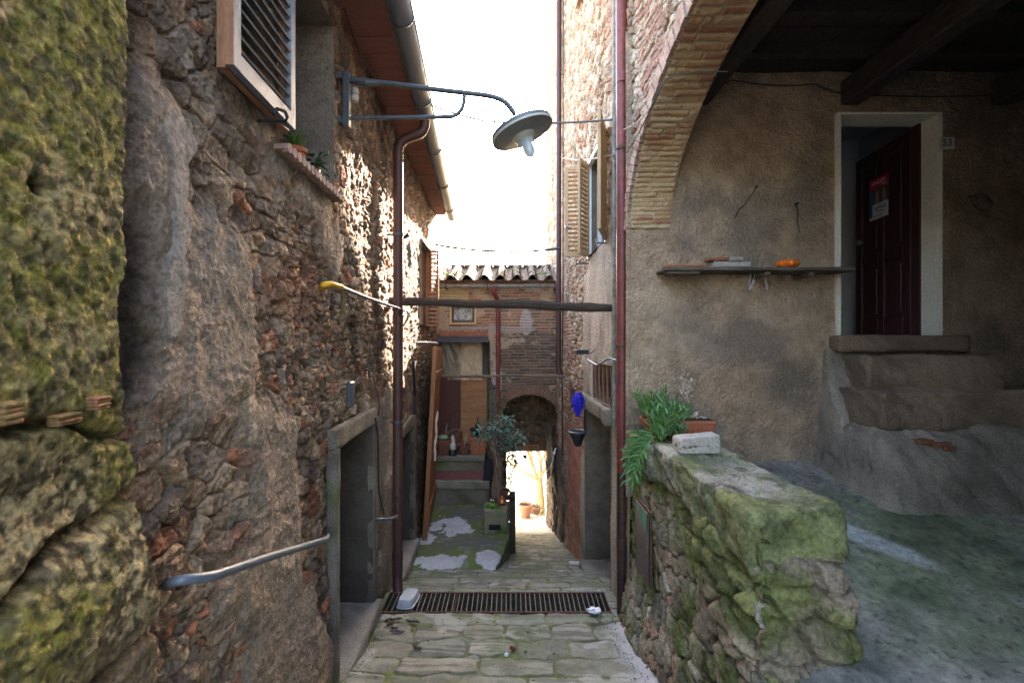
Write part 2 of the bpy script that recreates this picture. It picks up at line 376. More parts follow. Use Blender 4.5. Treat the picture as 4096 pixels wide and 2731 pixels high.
hst = st*(1-smallmix)+sm*smallmix*.6
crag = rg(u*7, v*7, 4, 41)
pm = ss(-.10, .17, fb(u*1.0+2.2, v*.8, 4, 35)+.25*ss(3.6, 2.0, u)*ss(-1.6, .5, v)-.35*far-.05-.6*ss(3.7,4.1,u)*ss(-.6,.3,v))   # plastered areas
h = .048*hst*(.7-.15*far)+.022*crag+.04*big+.010*fb(u*17, v*17, 3, 42)+.006*fb(u*40, v*40, 3, 43)
h = h*(1-pm)+pm*(.058+.035*big+.012*crag+.004*fb(u*30, v*30, 3, 44))
c = pal([(.17,.12,.085),(.26,.19,.135),(.20,.175,.15),(.12,.095,.075),(.30,.235,.175),(.26,.125,.08),(.22,.165,.12),(.15,.12,.10)], np.where(smallmix > .5, gid, cid))
c = c*(.75+.5*gj)[..., None]
mort = mx((.20,.155,.115), (.27,.22,.17), np.clip(.5+fb(u*3, v*3, 3, 51), 0, 1))
c = mx(mort, c, ss(.02, .12, np.where(smallmix > .5, g2-g1, f2-f1)))
redzone = np.exp(-(((u-3.0)/.35)**2+((v-.33)/.22)**2))
c = mx(c, (.27,.13,.08), redzone*.6)
c = mx(c, mx((.235,.20,.165), (.20,.185,.17), np.clip(.5+fb(u*2, v*2, 3, 52)*1.5, 0, 1)), pm*.92)
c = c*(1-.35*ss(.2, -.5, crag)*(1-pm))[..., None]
stain = ss(.05, .45, fb(u*2.6, v*.9, 4, 61)); c = mx(c, c*.42, stain*.8)
c = mx(c, (.46,.40,.33), ss(.35, .6, fb(u*5, v*4, 4, 64))*.6)
slab = ss(.0, .02, .075+.06*fb(v*5, v*0, 4, 71)+.03*fb(u*14,v*14,3,72)-np.abs(u-1.80-.05*v))*ss(.0, .05, v+.02)*ss(.95, .85, v+.1*fb(u*8, v, 2, 3))
h = h*(1-slab)+slab*(.068+.012*fb(u*6, v*3, 3, 5)); c = mx(c, (.22,.225,.235), slab*.8)
c = mx(c, MOSS*.8, ss(-2.0, -3.1, v)*ss(-.1, .3, fb(u*4, v*4, 3, 77))*.5)
c = c*np.array((1.11,1.0,.89))
gp = ss(1.74+.05*0,1.58, u+.09*fb(v*3.5, u*0, 4, 91)+.03*fb(u*20,v*20,2,92))*ss(-.35,-.15,v); h = h-.05*gp; c = c*(1-.8*gp)[...,None]  # recess beside the pier, its shade also painted dark into the colour
P = np.stack([XL(Yg)+h-.03, Yg+.02*fb(u*9, v*9, 2, 81), Zg], -1)
ym = (Yg[:-1,:-1]+Yg[1:,1:])/2; zm = (Zg[:-1,:-1]+Zg[1:,1:])/2; dz = np.abs(Zg[:-1,1:]-Zg[:-1,:-1])
LOPEN = [(3.66,4.70,-2.9,-.80),(5.95,7.05,-3.4,-1.22),(2.66,3.56,1.10,2.32),(7.8,9.05,.27,1.66)]
keep = dz > 1e-5
for a, b, z0, z1 in LOPEN: keep &= ~((ym > a) & (ym < b) & (zm > z0) & (zm < z1))
keep &= ~(((ym-6.85)/.16)**2+((zm-1.24)/.2)**2 < 1)
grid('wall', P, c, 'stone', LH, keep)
m = MB()
m.box(-6.2, XL(10.12)-.03, 10.08, 10.14, -4.8, 2.66)
m.build('side_wall', mat('brown_stone_side', (.22,.17,.13), .95, bump=.6, var=.4, sc=6), LH, smooth=False)
m = MB(); m.box(-6.2, XL(0)-.02, -1.5, 1.02, -3, 2.66); m.build('near_side_wall', 'reveal', LH, smooth=False)
# eave: soffit tiles, tile edge, gutter
Xi = lambda Y: -1.36-.0486*(Y-3.68); Xo = lambda Y: -.99-.060*(Y-3.68)
m = MB(); Y = -1.5
while Y < 9.95:
    y1 = min(Y+.245, 9.98); m.box(0, 1, 0, 1, 0, 1, Matrix(((Xo(Y)-Xi(Y), Xi(y1)-Xi(Y), 0, Xi(Y)), (0, y1-Y-.008, 0, Y), (0, 0, .03, 2.60+.004*random.random()), (0,0,0,1)))); Y += .245
m.build('soffit', 'soffit', LH, smooth=False)
m = MB(); m.add([(Xo(-1.5)+.02,-1.5,2.632),(Xo(9.98)+.02,9.98,2.632),(-6,9.98,4.6),(-6,-1.5,4.6),(Xo(-1.5)+.02,-1.5,2.70),(Xo(9.98)+.02,9.98,2.70),(-6,9.98,4.7),(-6,-1.5,4.7)], [(0,1,2,3),(4,7,6,5),(0,4,5,1),(1,5,6,2),(0,3,7,4)])
m.build('roof', 'tile', LH, smooth=False)
m = MB(); Y = -1.4
while Y < 9.9:
    x = Xo(Y); m.lathe([(.055,-.10),(.075,.10)], (x+.0,Y,2.665), 8, Matrix.Rotation(R(90),4,'Y'), 0, math.pi*2); Y += .19
m.build('tile_edge', 'tile', LH)
gx = lambda Y: Xo(Y)+.115; m = MB()
ys = [-1.5+11.5*i/30 for i in range(31)]
for r_, fl in ((.092, 1), (.086, 0)):
    V = []; n = 14
    for Y in ys:
        for k in range(n+1):
            q = math.pi+math.pi*k/n; V.append((gx(Y)+r_*math.cos(q), Y, 2.63+r_*math.sin(q)-.008*(Y-3)))
    m.add(V, [(i*(n+1)+k, i*(n+1)+k+1, (i+1)*(n+1)+k+1, (i+1)*(n+1)+k) for i in range(len(ys)-1) for k in range(n)])
m.lathe([(.001,0),(.092,0)], (gx(10),10.0,2.575), 14, Matrix.Rotation(R(90),4,'X'), math.pi, 2*math.pi)
m.tube([(gx(Y)+.093, Y, 2.632-.008*(Y-3)) for Y in ys], .008, 6)
g = m.build('gutter', 'zinc', LH)
for Y in (-1,.6,2.2,3.9,5.2,6.5,7.9,9.3):
    m = MB().tube([(gx(Y)+.096*math.cos(q), Y, 2.63-.008*(Y-3)+.096*math.sin(q)) for q in [math.pi+math.pi*k/12 for k in range(13)]], .006, 5)
    m.build('bracket', 'greymetal', g)
# openings of the left house
def recess(m, y0, y1, z0, z1, d, side, inner=True):
    Xf = XL if side < 0 else XR
    a, b = Xf(y0)-side*.03*0, Xf(y1); A = a+side*d; B = b+side*d; a -= side*(-.0); o = -side*.035
    m.quad((a+o,y0,z0),(A,y0,z0),(A,y0,z1),(a+o,y0,z1)); m.quad((b+o,y1,z0),(b+o,y1,z1),(B,y1,z1),(B,y1,z0))
    m.quad((a+o,y0,z1),(A,y0,z1),(B,y1,z1),(b+o,y1,z1)); m.quad((a+o,y0,z0),(b+o,y1,z0),(B,y1,z0),(A,y0,z0))
    return m
def door_left(y0, y1, z0, z1, d, thr):
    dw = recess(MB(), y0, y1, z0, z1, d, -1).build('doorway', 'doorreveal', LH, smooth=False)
    m = MB(); x0 = XL((y0+y1)/2)-d; m.box(x0-.05, x0, y0-.02, y1+.02, z0, z1)
    for k in range(1, 6): m.box(x0+.0, x0+.012, y0+(y1-y0)*k/6-.05-.02, y0+(y1-y0)*k/6+.05, z0, z1)
    m.build('door', 'panel_brown', dw, smooth=False)
    m = MB(); w_ = .09
    mt = Matrix(((1,-.035,0,-1.222),(0,1,0,0),(0,0,1,0),(0,0,0,1)))
    sh = lambda V: V+np.stack([-1.222-.035*V[:,1], 0*V[:,1], 0*V[:,1]], -1)
    fc = solid_col((.21,.185,.155), .6, .05, 44, (.12,.105,.085))
    for a_, b_, s_ in ((y0-w_, y0-.0, 45), (y1, y1+w_, 46)): rough_box('door_jamb', -.03, .052, a_, b_, z0-.3, z1+.0, 'plaster', fc, dw, .018, .010, .014, s_, sh)
    rough_box('lintel', -.03, .056, y0-w_-.02, y1+w_+.01, z1-.005, z1+.15, 'plaster', fc, dw, .018, .012, .016, 47, sh)
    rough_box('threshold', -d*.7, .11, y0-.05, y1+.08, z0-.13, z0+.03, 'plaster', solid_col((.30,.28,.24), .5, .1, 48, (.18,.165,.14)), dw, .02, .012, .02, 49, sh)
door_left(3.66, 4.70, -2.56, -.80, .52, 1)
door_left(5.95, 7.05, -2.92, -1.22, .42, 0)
# shuttered window, near
wi = recess(MB(), 2.66, 3.56, 1.10, 2.32, .45, -1).build('window', 'reveal', LH, smooth=False)
m = MB(); x0 = -1.33-.40
m.box(x0-.03, x0, 2.66, 3.56, 1.10, 2.32); m.build('pane', 'glass_dark', wi, smooth=False)
m = MB()
for a, b in ((2.66,2.72),(3.08,3.14),(3.50,3.56)): m.box(x0+.002, x0+.05, a, b, 1.10, 2.32)
m.box(x0+.002, x0+.049, 2.72, 3.50, 2.26, 2.319); m.box(x0+.002, x0+.049, 2.72, 3.50, 1.101, 1.16)
m.build('frame', 'shutter_brown', wi, smooth=False)
def shutter(mtx, W, H, mm, parent, t=.036, nl=22, fr=.06, name='shutter', edge=None):
    """leaf in local X (0..W), Z (0..H), thickness Y 0..t"""
    m = MB()
    m.box(0, fr, 0, t, 0, H, mtx, .003); m.box(W-fr, W, 0, t, 0, H, mtx, .003)
    m.box(fr, W-fr, .001, t-.001, 0, fr*1.25, mtx); m.box(fr, W-fr, .001, t-.001, H-fr, H, mtx)
    n = nl
    for k in range(n):
        z = fr*1.3+(H-fr*2.35)*(k+.5)/n; q = mtx @ Matrix.Translation((0, t/2, z)) @ Matrix.Rotation(R(38), 4, 'X')
        m.box(fr, W-fr, -.019, .019, -.004, .004, q)
    return m.build(name, mm, parent, smooth=False)
for k, off in enumerate((.105, .060)):
    y0 = 2.03+.02*k
    mt = frame_mtx((XL(y0)+off+.02, y0, 1.16), (-.035, 1, 0), (-1,-.035,0))
    shutter(mt, .63, 1.4, 'shutter_grey' if k == 0 else 'shutter_brown', wi, nl=21)
    m = MB(); m.box(-.004, 0, 0, .036, 0, 1.4, mt); m.build('shutter_edge', 'shutter_brown', wi, smooth=False)
m = MB(); p = pl(655, 275, .03); 
m.tube([pl(595,278,.02), pl(600,276,.10), pl(655,280,.155), pl(660,270,.18), pl(655,256,.17), pl(636,250,.16), pl(628,262,.15)], .008, 8)
m.build('shutter_catch', 'blackiron', wi)
m = MB()   # scalloped sill of roof tile
mt = Matrix(((1,-.035,0,-1.222),(0,1,0,0),(0,0,1,0),(0,0,0,1)))
m.box(-.42, .07, 2.62, 3.64, 1.045, 1.075, mt, .004)
for k in range(15):
    m.lathe([(.001,-.0),(.028,0),(.028,.04),(.001,.04)], mt @ Vector((.055, 2.66+k*.067, 1.062)), 10, Matrix.Rotation(R(90),4,'Y'))
m.build('sill', mat('grey_pink_tile', (.30,.20,.17), .9, sc=9), wi, smooth=False)
# shuttered window, far
wf = recess(MB(), 7.8, 9.05, .27, 1.66, .35, -1).build('window', 'reveal', LH, smooth=False)
m = MB(); x0 = XL(8.4)-.33; m.box(x0-.03, x0, 7.8, 9.05, .27, 1.66); m.build('pane', 'glass_dark', wf, smooth=False)
mt = Matrix(((1,-.035,0,-1.222),(0,1,0,0),(0,0,1,0),(0,0,0,1)))
m = MB()
for a, b in ((7.81,7.88),(8.97,9.04)): m.box(-.30, -.22, a, b, .27, 1.66, mt)
m.box(-.30, -.22, 7.88, 8.97, 1.58, 1.65, mt); m.box(-.16, -.10, 8.80, 9.04, .28, 1.65, mt); m.build('frame', 'shutter_brown', wf, smooth=False)
p0 = pf(982, 580, 8.95); shutter(frame_mtx((p0.x-.03, 8.95, .28), (1,-.12,0), (.12,1,0)), .24, 1.40, 'shutter_brown', wf, nl=17, fr=.035)
m = MB(); m.box(-1.85, XL(6.85)-.10, 6.69, 7.01, 1.02, 1.46); m.build('niche', 'darkroom', LH, smooth=False)
# big open plank door leaf further down
pd = thing('plank_door', 'tall open orange-brown wooden door leaf standing out from the far end of the left wall', 'door')
lean = .035
def leaf_m(z): return 0
A0 = Vector((-1.40,7.62,-3.13)); A1 = Vector((-1.52,9.15,-3.13)); d = (A1-A0).normalized()
mtd = Matrix(((d.x, -d.y, lean, A0.x), (d.y, d.x, .09, A0.y), (0, 0, 1, A0.z), (0,0,0,1)))
mtd = Matrix(((d.x, d.y, .04, A0.x), (d.y, -d.x, .09, A0.y), (0, 0, 1, A0.z), (0,0,0,1)))
m = MB()
for k in range(9): m.box(k*.165, k*.165+.158, 0, .045, .02, 3.02, mtd, .004)
m.build('planks', 'wood_orange', pd, smooth=False)
m = MB(); m.box(-.05, .04, -.012, .06, 0, 3.05, mtd, .006); m.box(0, 1.45, .047, .075, .35, .47, mtd); m.box(0, 1.45, .047, .075, 2.5, 2.62, mtd)
m.build('stile', 'wood_orange', pd, smooth=False)
m = MB(); m.tube([mtd @ Vector((.02+.01*math.sin(i*1.3), .11+.008*math.cos(i), 2.0-i*.06)) for i in range(14)], [.012+.006*(i % 3) for i in range(14)], 6)
tag(m.build('rope_bunch', 'dry'), 'knotted pale and red cord hanging on the edge of the orange door', 'rope')

# ------------------------------------------------------------ mossy pier in the near left
pi_Y = np.linspace(.72, 2.02, 330); pi_Z = np.linspace(-1.9, 1.75, 760)
Yg, Zg = np.meshgrid(pi_Y, pi_Z, indexing='ij'); u, v = Yg, Zg
edge = 1.50+.028*fb(v*3.2, v*0+1, 4, 5)+.10*ss(-.15,-.45, v)+.2*ss(-.5,-1.2,v)*(.6+.6*fb(v*2.2, v*0, 3, 6))
e = ss(0, .035, edge-u)
f1, f2, cid, cj = wor(u*1.6+.25*fb(u*3, v*3, 3, 7)+.3, (v+.03*fb(u*3,v*3,3,9))*2.3, 96, .7)
low = ss(-.10, -.2, v+.02*fb(u*5, v*5, 2, 1))
cr1 = np.exp(-((v+.235+.07*fb(u*3.3, u*0, 4, 16)+.12*(u-1.2))/.016)**2)*ss(-.5,.2,fb(u*5,v*3,3,18)+.2); cr2 = np.exp(-((v+.60+.10*fb(u*2.6, u*0+4, 4, 19)-.25*(u-1.2))/.026)**2); cr3 = np.exp(-((v+.98+.12*fb(u*2.2, u*0+8, 4, 20))/.03)**2)*.8
crk = np.clip(cr1+cr2+cr3, 0, 1); stn = 1-crk; hp = .12-.02*low-.06*crk+.03*low*np.sin((v+.24)*8.5)
gx_ = u*44+v*8; gy_ = v*46-u*6
hp = hp+.022*fb(u*2.5, v*2.5, 3, 13)+.007*fb(u*12, v*12, 2, 14)+.007*fb(gx_, gy_, 2, 15)
hole = np.exp(-(((u-1.195)/.02)**2+((v-.38)/.018)**2)); hp = hp-.06*hole
Pq = np.stack([XL(Yg)+(hp-.02)*e-.10*(1-e), Yg, Zg], -1)
mg = ss(-.25, .35, fb(u*3.2, v*2.6, 4, 24)+.30*ss(1.5, 1.0, u)+.12*v-.05)
col = mx((.075,.055,.028), (.38,.29,.15), np.clip(.5+2.3*fb(gx_, gy_*.8, 4, 23), 0, 1))
col = mx(col, mx((.04,.045,.008), (.19,.175,.025), np.clip(.5+1.6*fb(gx_*.8, gy_*.8, 4, 27), 0, 1)), mg*.75)
col = mx(col, (.03,.027,.017), ss(.15, .5, fb(gx_*.6, gy_*.6, 3, 26))*.7)
brown = ss(-.75, -1.05, v+.12*fb(u*4, v*4, 2, 29)); col = mx(col, mx((.16,.105,.065), (.25,.19,.13), np.clip(.5+fb(u*9, v*9, 3, 30), 0, 1)), brown*.85)
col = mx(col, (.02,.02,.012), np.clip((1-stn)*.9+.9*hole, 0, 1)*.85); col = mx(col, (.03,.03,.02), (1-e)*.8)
MP = thing('mossy_pier', 'big yellow-green mossy stone pier filling the near left corner of the photo', 'stone wall')
grid('masonry', Pq, col, 'stone', MP)
m = MB()
for x, y, w_, h_ in ((30,948,48,44),(236,925,40,26),(160,962,62,20)):
    p = pl(x, y, .13); sc = p.y/F
    mt = Matrix.Translation(p) @ Matrix.Rotation(R(2), 4, 'X'); 
    m = MB()
    for k in range(4): m.box(-.03, .004+.003*(k % 2), -w_*sc*.5, w_*sc*.5, (k/4-.5)*h_*sc*1.2, (k/4-.5)*h_*sc*1.2+h_*sc*.29, mt, .004)
    m.build('brick', mat('mossy_brick', (.27,.12,.06), .95, var=.4, sc=14, fine=50, bump=.6, col2=(.13,.10,.035)), MP, smooth=False)

# ------------------------------------------------------------ right house, porch arch and unseen sun blocker
RH = thing('tall_stone_house', 'tall pinkish stone house on the right with beige shutters and a brick porch arch', 'house')
iy = np.linspace(1/.45, 1/13.0, 900)
iy = np.concatenate([np.linspace(1/.45, 1/2.4, 60)[:-1], np.linspace(1/2.4, 1/13.0, 640)])
Yc = 1/iy; sr = np.concatenate([np.linspace(-.9, -.73, 6), np.linspace(-.725, .725, 900), np.linspace(.75, 7, 60)])
Yg, Sg = np.meshgrid(Yc, sr, indexing='ij'); ZTOP = 9.6
Zg = np.clip(Sg*Yg, -4.9, ZTOP); u, v = Yg, Zg
wu = u+.06*fb(u*3, v*3, 3, 103); wv = v+.06*fb(u*3+9, v*3, 3, 104)
f1, f2, cid, cj = wor(wu*6.5, wv*10.5, 121); st = ss(.02, .2, f2-f1)*(.4+.6*cid)
bh, bid, bj = bricks(wu, wv, .062, .24, 131)
bm_ = ss(-.02, .1, fb(u*.7+3, v*.35+1.1, 3, 133)+.25*ss(8.5, 11.5, u)+.10*ss(1, 5, v)-.12)          # brick courses vs rubble
crag = rg(u*8, v*8, 3, 141)
hh = .045*st*(1-bm_)+.025*bh*(.4+.6*bj)*bm_+.015*crag+.03*fb(u*.9, v*.9, 3, 142)+.008*fb(u*16,v*16,3,144)+.008*fb(u*40, v*40, 2, 143)
plm = ss(0, .15, .32*fb(u*1.2, v*1.4, 4, 145)+.55*ss(1.6,.8,v)*ss(7.9,6.4,u)-.12+.3*ss(6,4.8,u)*ss(1.9,1.2,v)-.25*ss(8.2,9.4,u))
hh = hh*(1-plm)+plm*(.055+.02*fb(u*1.4, v*1.4, 3, 146)+.004*fb(u*25, v*25, 3, 147))
cr = pal([(.44,.33,.22),(.50,.41,.29),(.38,.31,.22),(.30,.22,.15),(.56,.47,.35),(.40,.24,.155)], cid)*(.8+.4*cj)[...,None]
cb = pal([(.44,.25,.17),(.38,.20,.14),(.48,.34,.24),(.33,.19,.13),(.48,.38,.28)], bid)
mo = np.array((.46,.37,.28))
c = mx(mx(mo, cr, ss(.02, .1, f2-f1)), mx(mo*.95, cb, bh), bm_)
c = mx(c, mx((.36,.30,.225), (.46,.385,.295), np.clip(.5+fb(u*3, v*3, 3, 151), 0, 1)), plm*.92)
c = c*(1-.3*ss(.2, -.5, crag)*(1-plm))[..., None]
c = mx(c, np.array((.17,.17,.12)), plm*ss(0, .4, fb(u*4, v*1.5, 3, 155))*.55)
c = mx(c, c*.5, ss(.15, .5, fb(u*3, v*1.2, 4, 156))*.7)
# red brick jamb & orange plaster low down, far right
bz = ((u > 7.45) & (u < 8.95) & (v < -1.45)).astype(float); bb, bi2, bj2 = bricks(u, v, .075, .26, 161)
c = mx(c, mx((.34,.26,.20), pal([(.46,.16,.10),(.38,.13,.085),(.50,.20,.12)], bi2), bb), bz); hh = hh*(1-bz)+bz*(.03+.012*bb)
oz = ((u > 7.3) & (u < 8.9)).astype(float)*ss(-1.5,-1.35,v)*ss(-.6,-.85,v); c = mx(c, (.36,.23,.15), oz*.85)
c = mx(c, (.10,.10,.06), ss(-2.2, -3.2, v)*ss(-.2, .3, fb(u*5, v*3, 3, 163))*.6)
P = np.stack([XR(Yg)-hh+.03, Yg+.01*fb(u*9, v*9, 2, 81), Zg], -1)
ym = (Yg[:-1,:-1]+Yg[1:,1:])/2; zm = (Zg[:-1,:-1]+Zg[1:,1:])/2; dz = np.abs(Zg[:-1,1:]-Zg[:-1,:-1]); keep = dz > 1e-5
AC, AA, AB, AZ = 2.50, 2.15, 1.13, 1.085         # porch arch: centre Y, half span, rise, springing
archz = lambda y: AZ+AB*np.sqrt(np.clip(1-((y-AC)/AA)**2, 0, 1))
RW = .15
keep &= ~((ym < AC+AA+.0) & (ym > AC-AA) & (zm < AZ+(AB+RW)*np.sqrt(np.clip(1-((ym-AC)/(AA+RW))**2, 0, 1))))
keep &= ~((ym <= AC-AA) & (zm < -1.4))
keep &= ~((ym < PW-.01) & (zm < AZ))
keep &= ~((ym > 13-np.clip(zm-6.8, 0, 9)*1.1)) & ~((ym < 3.2) & (zm > 3.9))
ROPEN = [(5.42,7.02,-3.30,-.93),(5.35,6.42,-.74,-.27),(5.72,6.80,1.19,2.46)]
for a, b, z0, z1 in ROPEN: keep &= ~((ym > a) & (ym < b) & (zm > z0) & (zm < z1))
grid('wall', P, c, 'stone', RH, keep)
m = MB()
m.quad((XR(13),13,-5),(6,13,-5),(6,13,6.8),(XR(13),13,6.8)); m.quad((6,3.2,-5),(6,13,-5),(6,13,9.6),(6,3.2,9.6)); m.quad((XR(3.2),3.2,2.75),(6,3.2,2.75),(6,3.2,9.6),(XR(3.2),3.2,9.6))
m.quad((XR(13)+.05,13,6.8),(6,13,6.8),(6,10.45,9.6),(XR(10.4)+.05,10.45,9.6)); m.quad((XR(3.2),3.2,9.6),(XR(10),10.45,9.6),(6,10.45,9.6),(6,3.2,9.6))
# unseen sun blocker, falling top line shaped to cut the left wall's sun patch
a = [(1.0,13.02,6.35),(1.12,14.9,5.35),(1.24,16.7,4.5),(1.34,18.2,3.7),(1.42,19.4,3.2)]
for i in range(4):
    p, q = a[i], a[i+1]
    m.quad((p[0],p[1],-6),(q[0],q[1],-6),q,p); m.quad(p,q,(6,q[1],q[2]+.2),(6,p[1],p[2]+.2))
m.quad((a[4][0],a[4][1],-6),(6,a[4][1],-6),(6,a[4][1],4),a[4])
m.build('shell_and_sun_blocker', mat('pink_stone_side', (.40,.30,.22), .95, bump=.6, var=.4, sc=6), RH, smooth=False)
# arch ring: intrados strip and voussoir faces
TH = .385
th = np.linspace(0, math.pi, 620); tv = np.linspace(0, 1, 60); T, Q = np.meshgrid(th, tv, indexing='ij')
Ya = AC+AA*np.cos(T); Za = AZ+AB*np.sin(T); arc = T*1.75
bh, bid, bj = bricks(Q*TH, arc, .062, .29, 171, m=.014)
nz = -np.sin(T); ny = -np.cos(T); hb = .018*bh*(.3+.7*bj)+.01*fb(arc*6, Q*4, 3, 172)+.006*fb(arc*30,Q*14,3,2)
hb = hb*ss(0,.04,Q)*ss(1,.93,Q)+.0
Xs = XR(Ya)-.02+Q*TH
P = np.stack([Xs, Ya+ny*hb, Za+nz*hb], -1)
plx = ss(-.05, .25, fb(arc*2.3, Q*1.5+4, 4, 175))
c = mx((.46,.33,.20), pal([(.40,.22,.12),(.45,.29,.16),(.34,.15,.09),(.50,.36,.22),(.44,.27,.15)], bid), bh)
c = mx(c, (.50,.36,.205), plx*.7)
AR = grid('arch_soffit', P, c, 'brick', RH)
m = MB(); n = 66
for k in range(n):
    t0 = math.pi*(k+.07)/n; t1 = math.pi*(k+.93)/n; jo = .012*random.random(); rr = RW+.03*random.random()-.015
    pts = []
    for xo in (-.045-jo, .05):
        for (t, r_) in ((t0,.004),(t1,.004),(t1,rr),(t0,rr)):
            y = AC+(AA+r_)*math.cos(t); z = AZ+(AB+r_)*math.sin(t); pts.append((XR(y)+xo, y, z))
    m.add(pts, [(0,1,2,3),(4,7,6,5),(0,4,5,1),(1,5,6,2),(2,6,7,3),(3,7,4,0)])
m.build('arch_brick', mat('pink_arch_brick', (.42,.29,.215), .92, var=.45, sc=7, fine=40, bump=.8, col2=(.27,.15,.105)), RH, smooth=False)
m = MB(); 
for k in range(96):      # mortar bed behind ring
    pass
m.add([(XR(AC+(AA+r_)*math.cos(t))+.02, AC+(AA+r_)*math.cos(t), AZ+(AB+r_)*math.sin(t)) for t in [math.pi*i/80 for i in range(81)] for r_ in (0,.24)], [(2*i,2*i+1,2*i+3,2*i+2) for i in range(80)])
# inner face of the arch wall
V = []; 
for i in range(81):
    t = math.pi*i/80; y = AC+AA*math.cos(t); V += [(XR(y)+TH-.03, y, AZ+AB*math.sin(t)), (XR(y)+TH-.03, y, 2.75)]
m.add(V, [(2*i,2*i+1,2*i+3,2*i+2) for i in range(80)])
m.build('arch_mortar', mat('sandy_mortar', (.42,.33,.24), .95, bump=.5), RH, smooth=False)
# porch back wall (plaster)
xs = np.linspace(1.10, 5.3, 760); zs = np.linspace(-1.5, 3.0, 760); Xg, Zg = np.meshgrid(xs, zs, indexing='ij'); u, v = Xg, Zg
lump = fb(u*1.3, v*1.3, 3, 181); gr = fb(u*45, v*45, 3, 182)
hp = .035*lump+.011*gr*ss(-.5,.3,fb(u*2,v*2,2,9)+.2)+.007*fb(u*14, v*14, 3, 183)
c = mx((.37,.28,.20), (.46,.37,.275), np.clip(.5+1.2*fb(u*2.2, v*2.2, 4, 184), 0, 1))
c = c*(1+.35*fb(u*9,v*9,4,188))[...,None]*np.array((1.10,1.0,.93))
c = mx(c, (.22,.18,.145), ss(.0, .42, fb(u*1.7+5, v*2.2, 4, 185))*.65)
c = mx(c, (.15,.13,.11), np.exp(-(((u-2.7)/.28)**2+((v+.42)/.24)**2)**2)*.75*ss(-.5,.1,fb(u*4,v*4,3,186)+.2))
c = mx(c, (.13,.125,.11), ss(2.7,2.95,u+.15*fb(u*0,v*3,3,1))*ss(.2,.9,v)*ss(3.2,2.9,u)*.3)
c = mx(c, (.11,.09,.07), ss(4.1, 4.35, u+.1*fb(u*3, v*3, 3, 5))*.45)  # wall right of the door darkened, light falloff painted into its colour
c = mx(c, (.03,.03,.03), (np.exp(-(((u-1.99)/.012)**2+((v-.44*0-.385)/.012)**2))+np.exp(-(((u-2.76)/.03)**2+((v+0.24*0-.385*0+.28*0-.39)/.02)**2)))*0)
P = np.stack([Xg, PW-hp, Zg], -1)
D53 = ((1925-1176)/F*PW, (2148-1176)/F*PW, .06, (784-266)/F*PW)
xm = (Xg[:-1,:-1]+Xg[1:,1:])/2; zm = (Zg[:-1,:-1]+Zg[1:,1:])/2
keep = ~((xm > D53[0]) & (xm < D53[1]) & (zm > D53[2]) & (zm < D53[3]))
grid('porch_wall', P, c, 'plaster', RH, keep)
m = MB(); m.box(1.27,1.66,-1.69,.36,-2,2.74); m.build('arch_pier_light_block', 'reveal', RH, smooth=False)  # near arch pier, unseen, extended backwards to block light into the porch
m = MB(); m.quad((XR(PW)+.1,PW-.0,3),(6,PW,3),(6,PW,9.6),(XR(PW)+.1,PW,9.6))
m.box(5.25, 5.5, -1.6, 4.7, -2, 3); m.box(1.5, 5.5, -1.7, -1.5, -2, 3); m.build('porch_side_wall', 'reveal', RH, smooth=False)
m = MB(); m.box(XR(4)+.3, 5.4, -1.6, 4.65, 2.62, 2.7)
for k in range(26): m.box(XR(4)+.33, 5.3, -1.4+k*.235, -1.4+k*.235+.225, 2.60, 2.617)
cb_ = m.build('porch_ceiling', 'wood_ceiling', RH, smooth=False)
m = MB()
for k in range(11): m.box(XR(4)+.34, 5.3, -1.1+k*.53, -1.1+k*.53+.09, 2.50, 2.598)
m.build('joist', 'wood_ceiling', cb_, smooth=False)
for X in (1.80, 3.25, 4.7):
    m = MB(); m.box(X-.09, X+.09, -1.5, 4.66, 2.27, 2.499, None, .012); m.build('beam', 'wood_ceiling', cb_, smooth=False)
# porch doorway and room
x0, x1, z0, z1 = D53
m = MB(); Yd = PW+.24
m.quad((x1,PW-.03,z0),(x1,Yd,z0),(x1,Yd,z1),(x1,PW-.03,z1)); m.quad((x0,PW-.03,z0),(x0,PW-.03,z1),(x0,Yd,z1),(x0,Yd,z0))
m.quad((x0,PW-.03,z1),(x1,PW-.03,z1),(x1,Yd,z1),(x0,Yd,z1))
dw = m.build('doorway', 'whitewash', RH, smooth=False)
m = MB(); m.box(x0-.035,x0+.004,PW-.036,PW-.0,z0,z1); m.box(x1-.004,x1+.04,PW-.036,PW-.0,z0,z1+.02); m.box(x0-.03,x1+.03,PW-.036,PW,z1-.004,z1+.018)
m.build('whitewashed_edge', 'whitewash', dw, smooth=False)
m = MB(); m.quad((2.6,7.1,-.2),(5.1,7.1,-.2),(5.1,7.1,3),(2.6,7.1,3)); m.quad((5.1,Yd,-.2),(5.1,7.1,-.2),(5.1,7.1,3),(5.1,Yd,3)); m.quad((2.6,Yd,-.2),(2.6,7.1,-.2),(2.6,7.1,3),(2.6,Yd,3))
m.quad((2.6,Yd,2.95),(5.1,Yd,2.95),(5.1,7.1,2.95),(2.6,7.1,2.95)); m.quad((2.6,Yd,.05),(5.1,Yd,.05),(5.1,7.1,.05),(2.6,7.1,.05))
m.quad((x1+.002,Yd,-.2),(5.1,Yd,-.2),(5.1,Yd,3),(x1+.002,Yd,3)); m.quad((2.6,Yd,-.2),(x0-.002,Yd,-.2),(x0-.002,Yd,3),(2.6,Yd,3)); m.quad((x0,Yd,z1),(x1,Yd,z1),(x1,Yd,3),(x0,Yd,3))
m.build('hall', 'roomwall', dw, smooth=False)
m = MB(); m.box(x0+.52-.4, x0+.21, 6.4, 6.5, .06, 2.0); 
m.build('inner_door', 'panel_brown', dw, smooth=False)
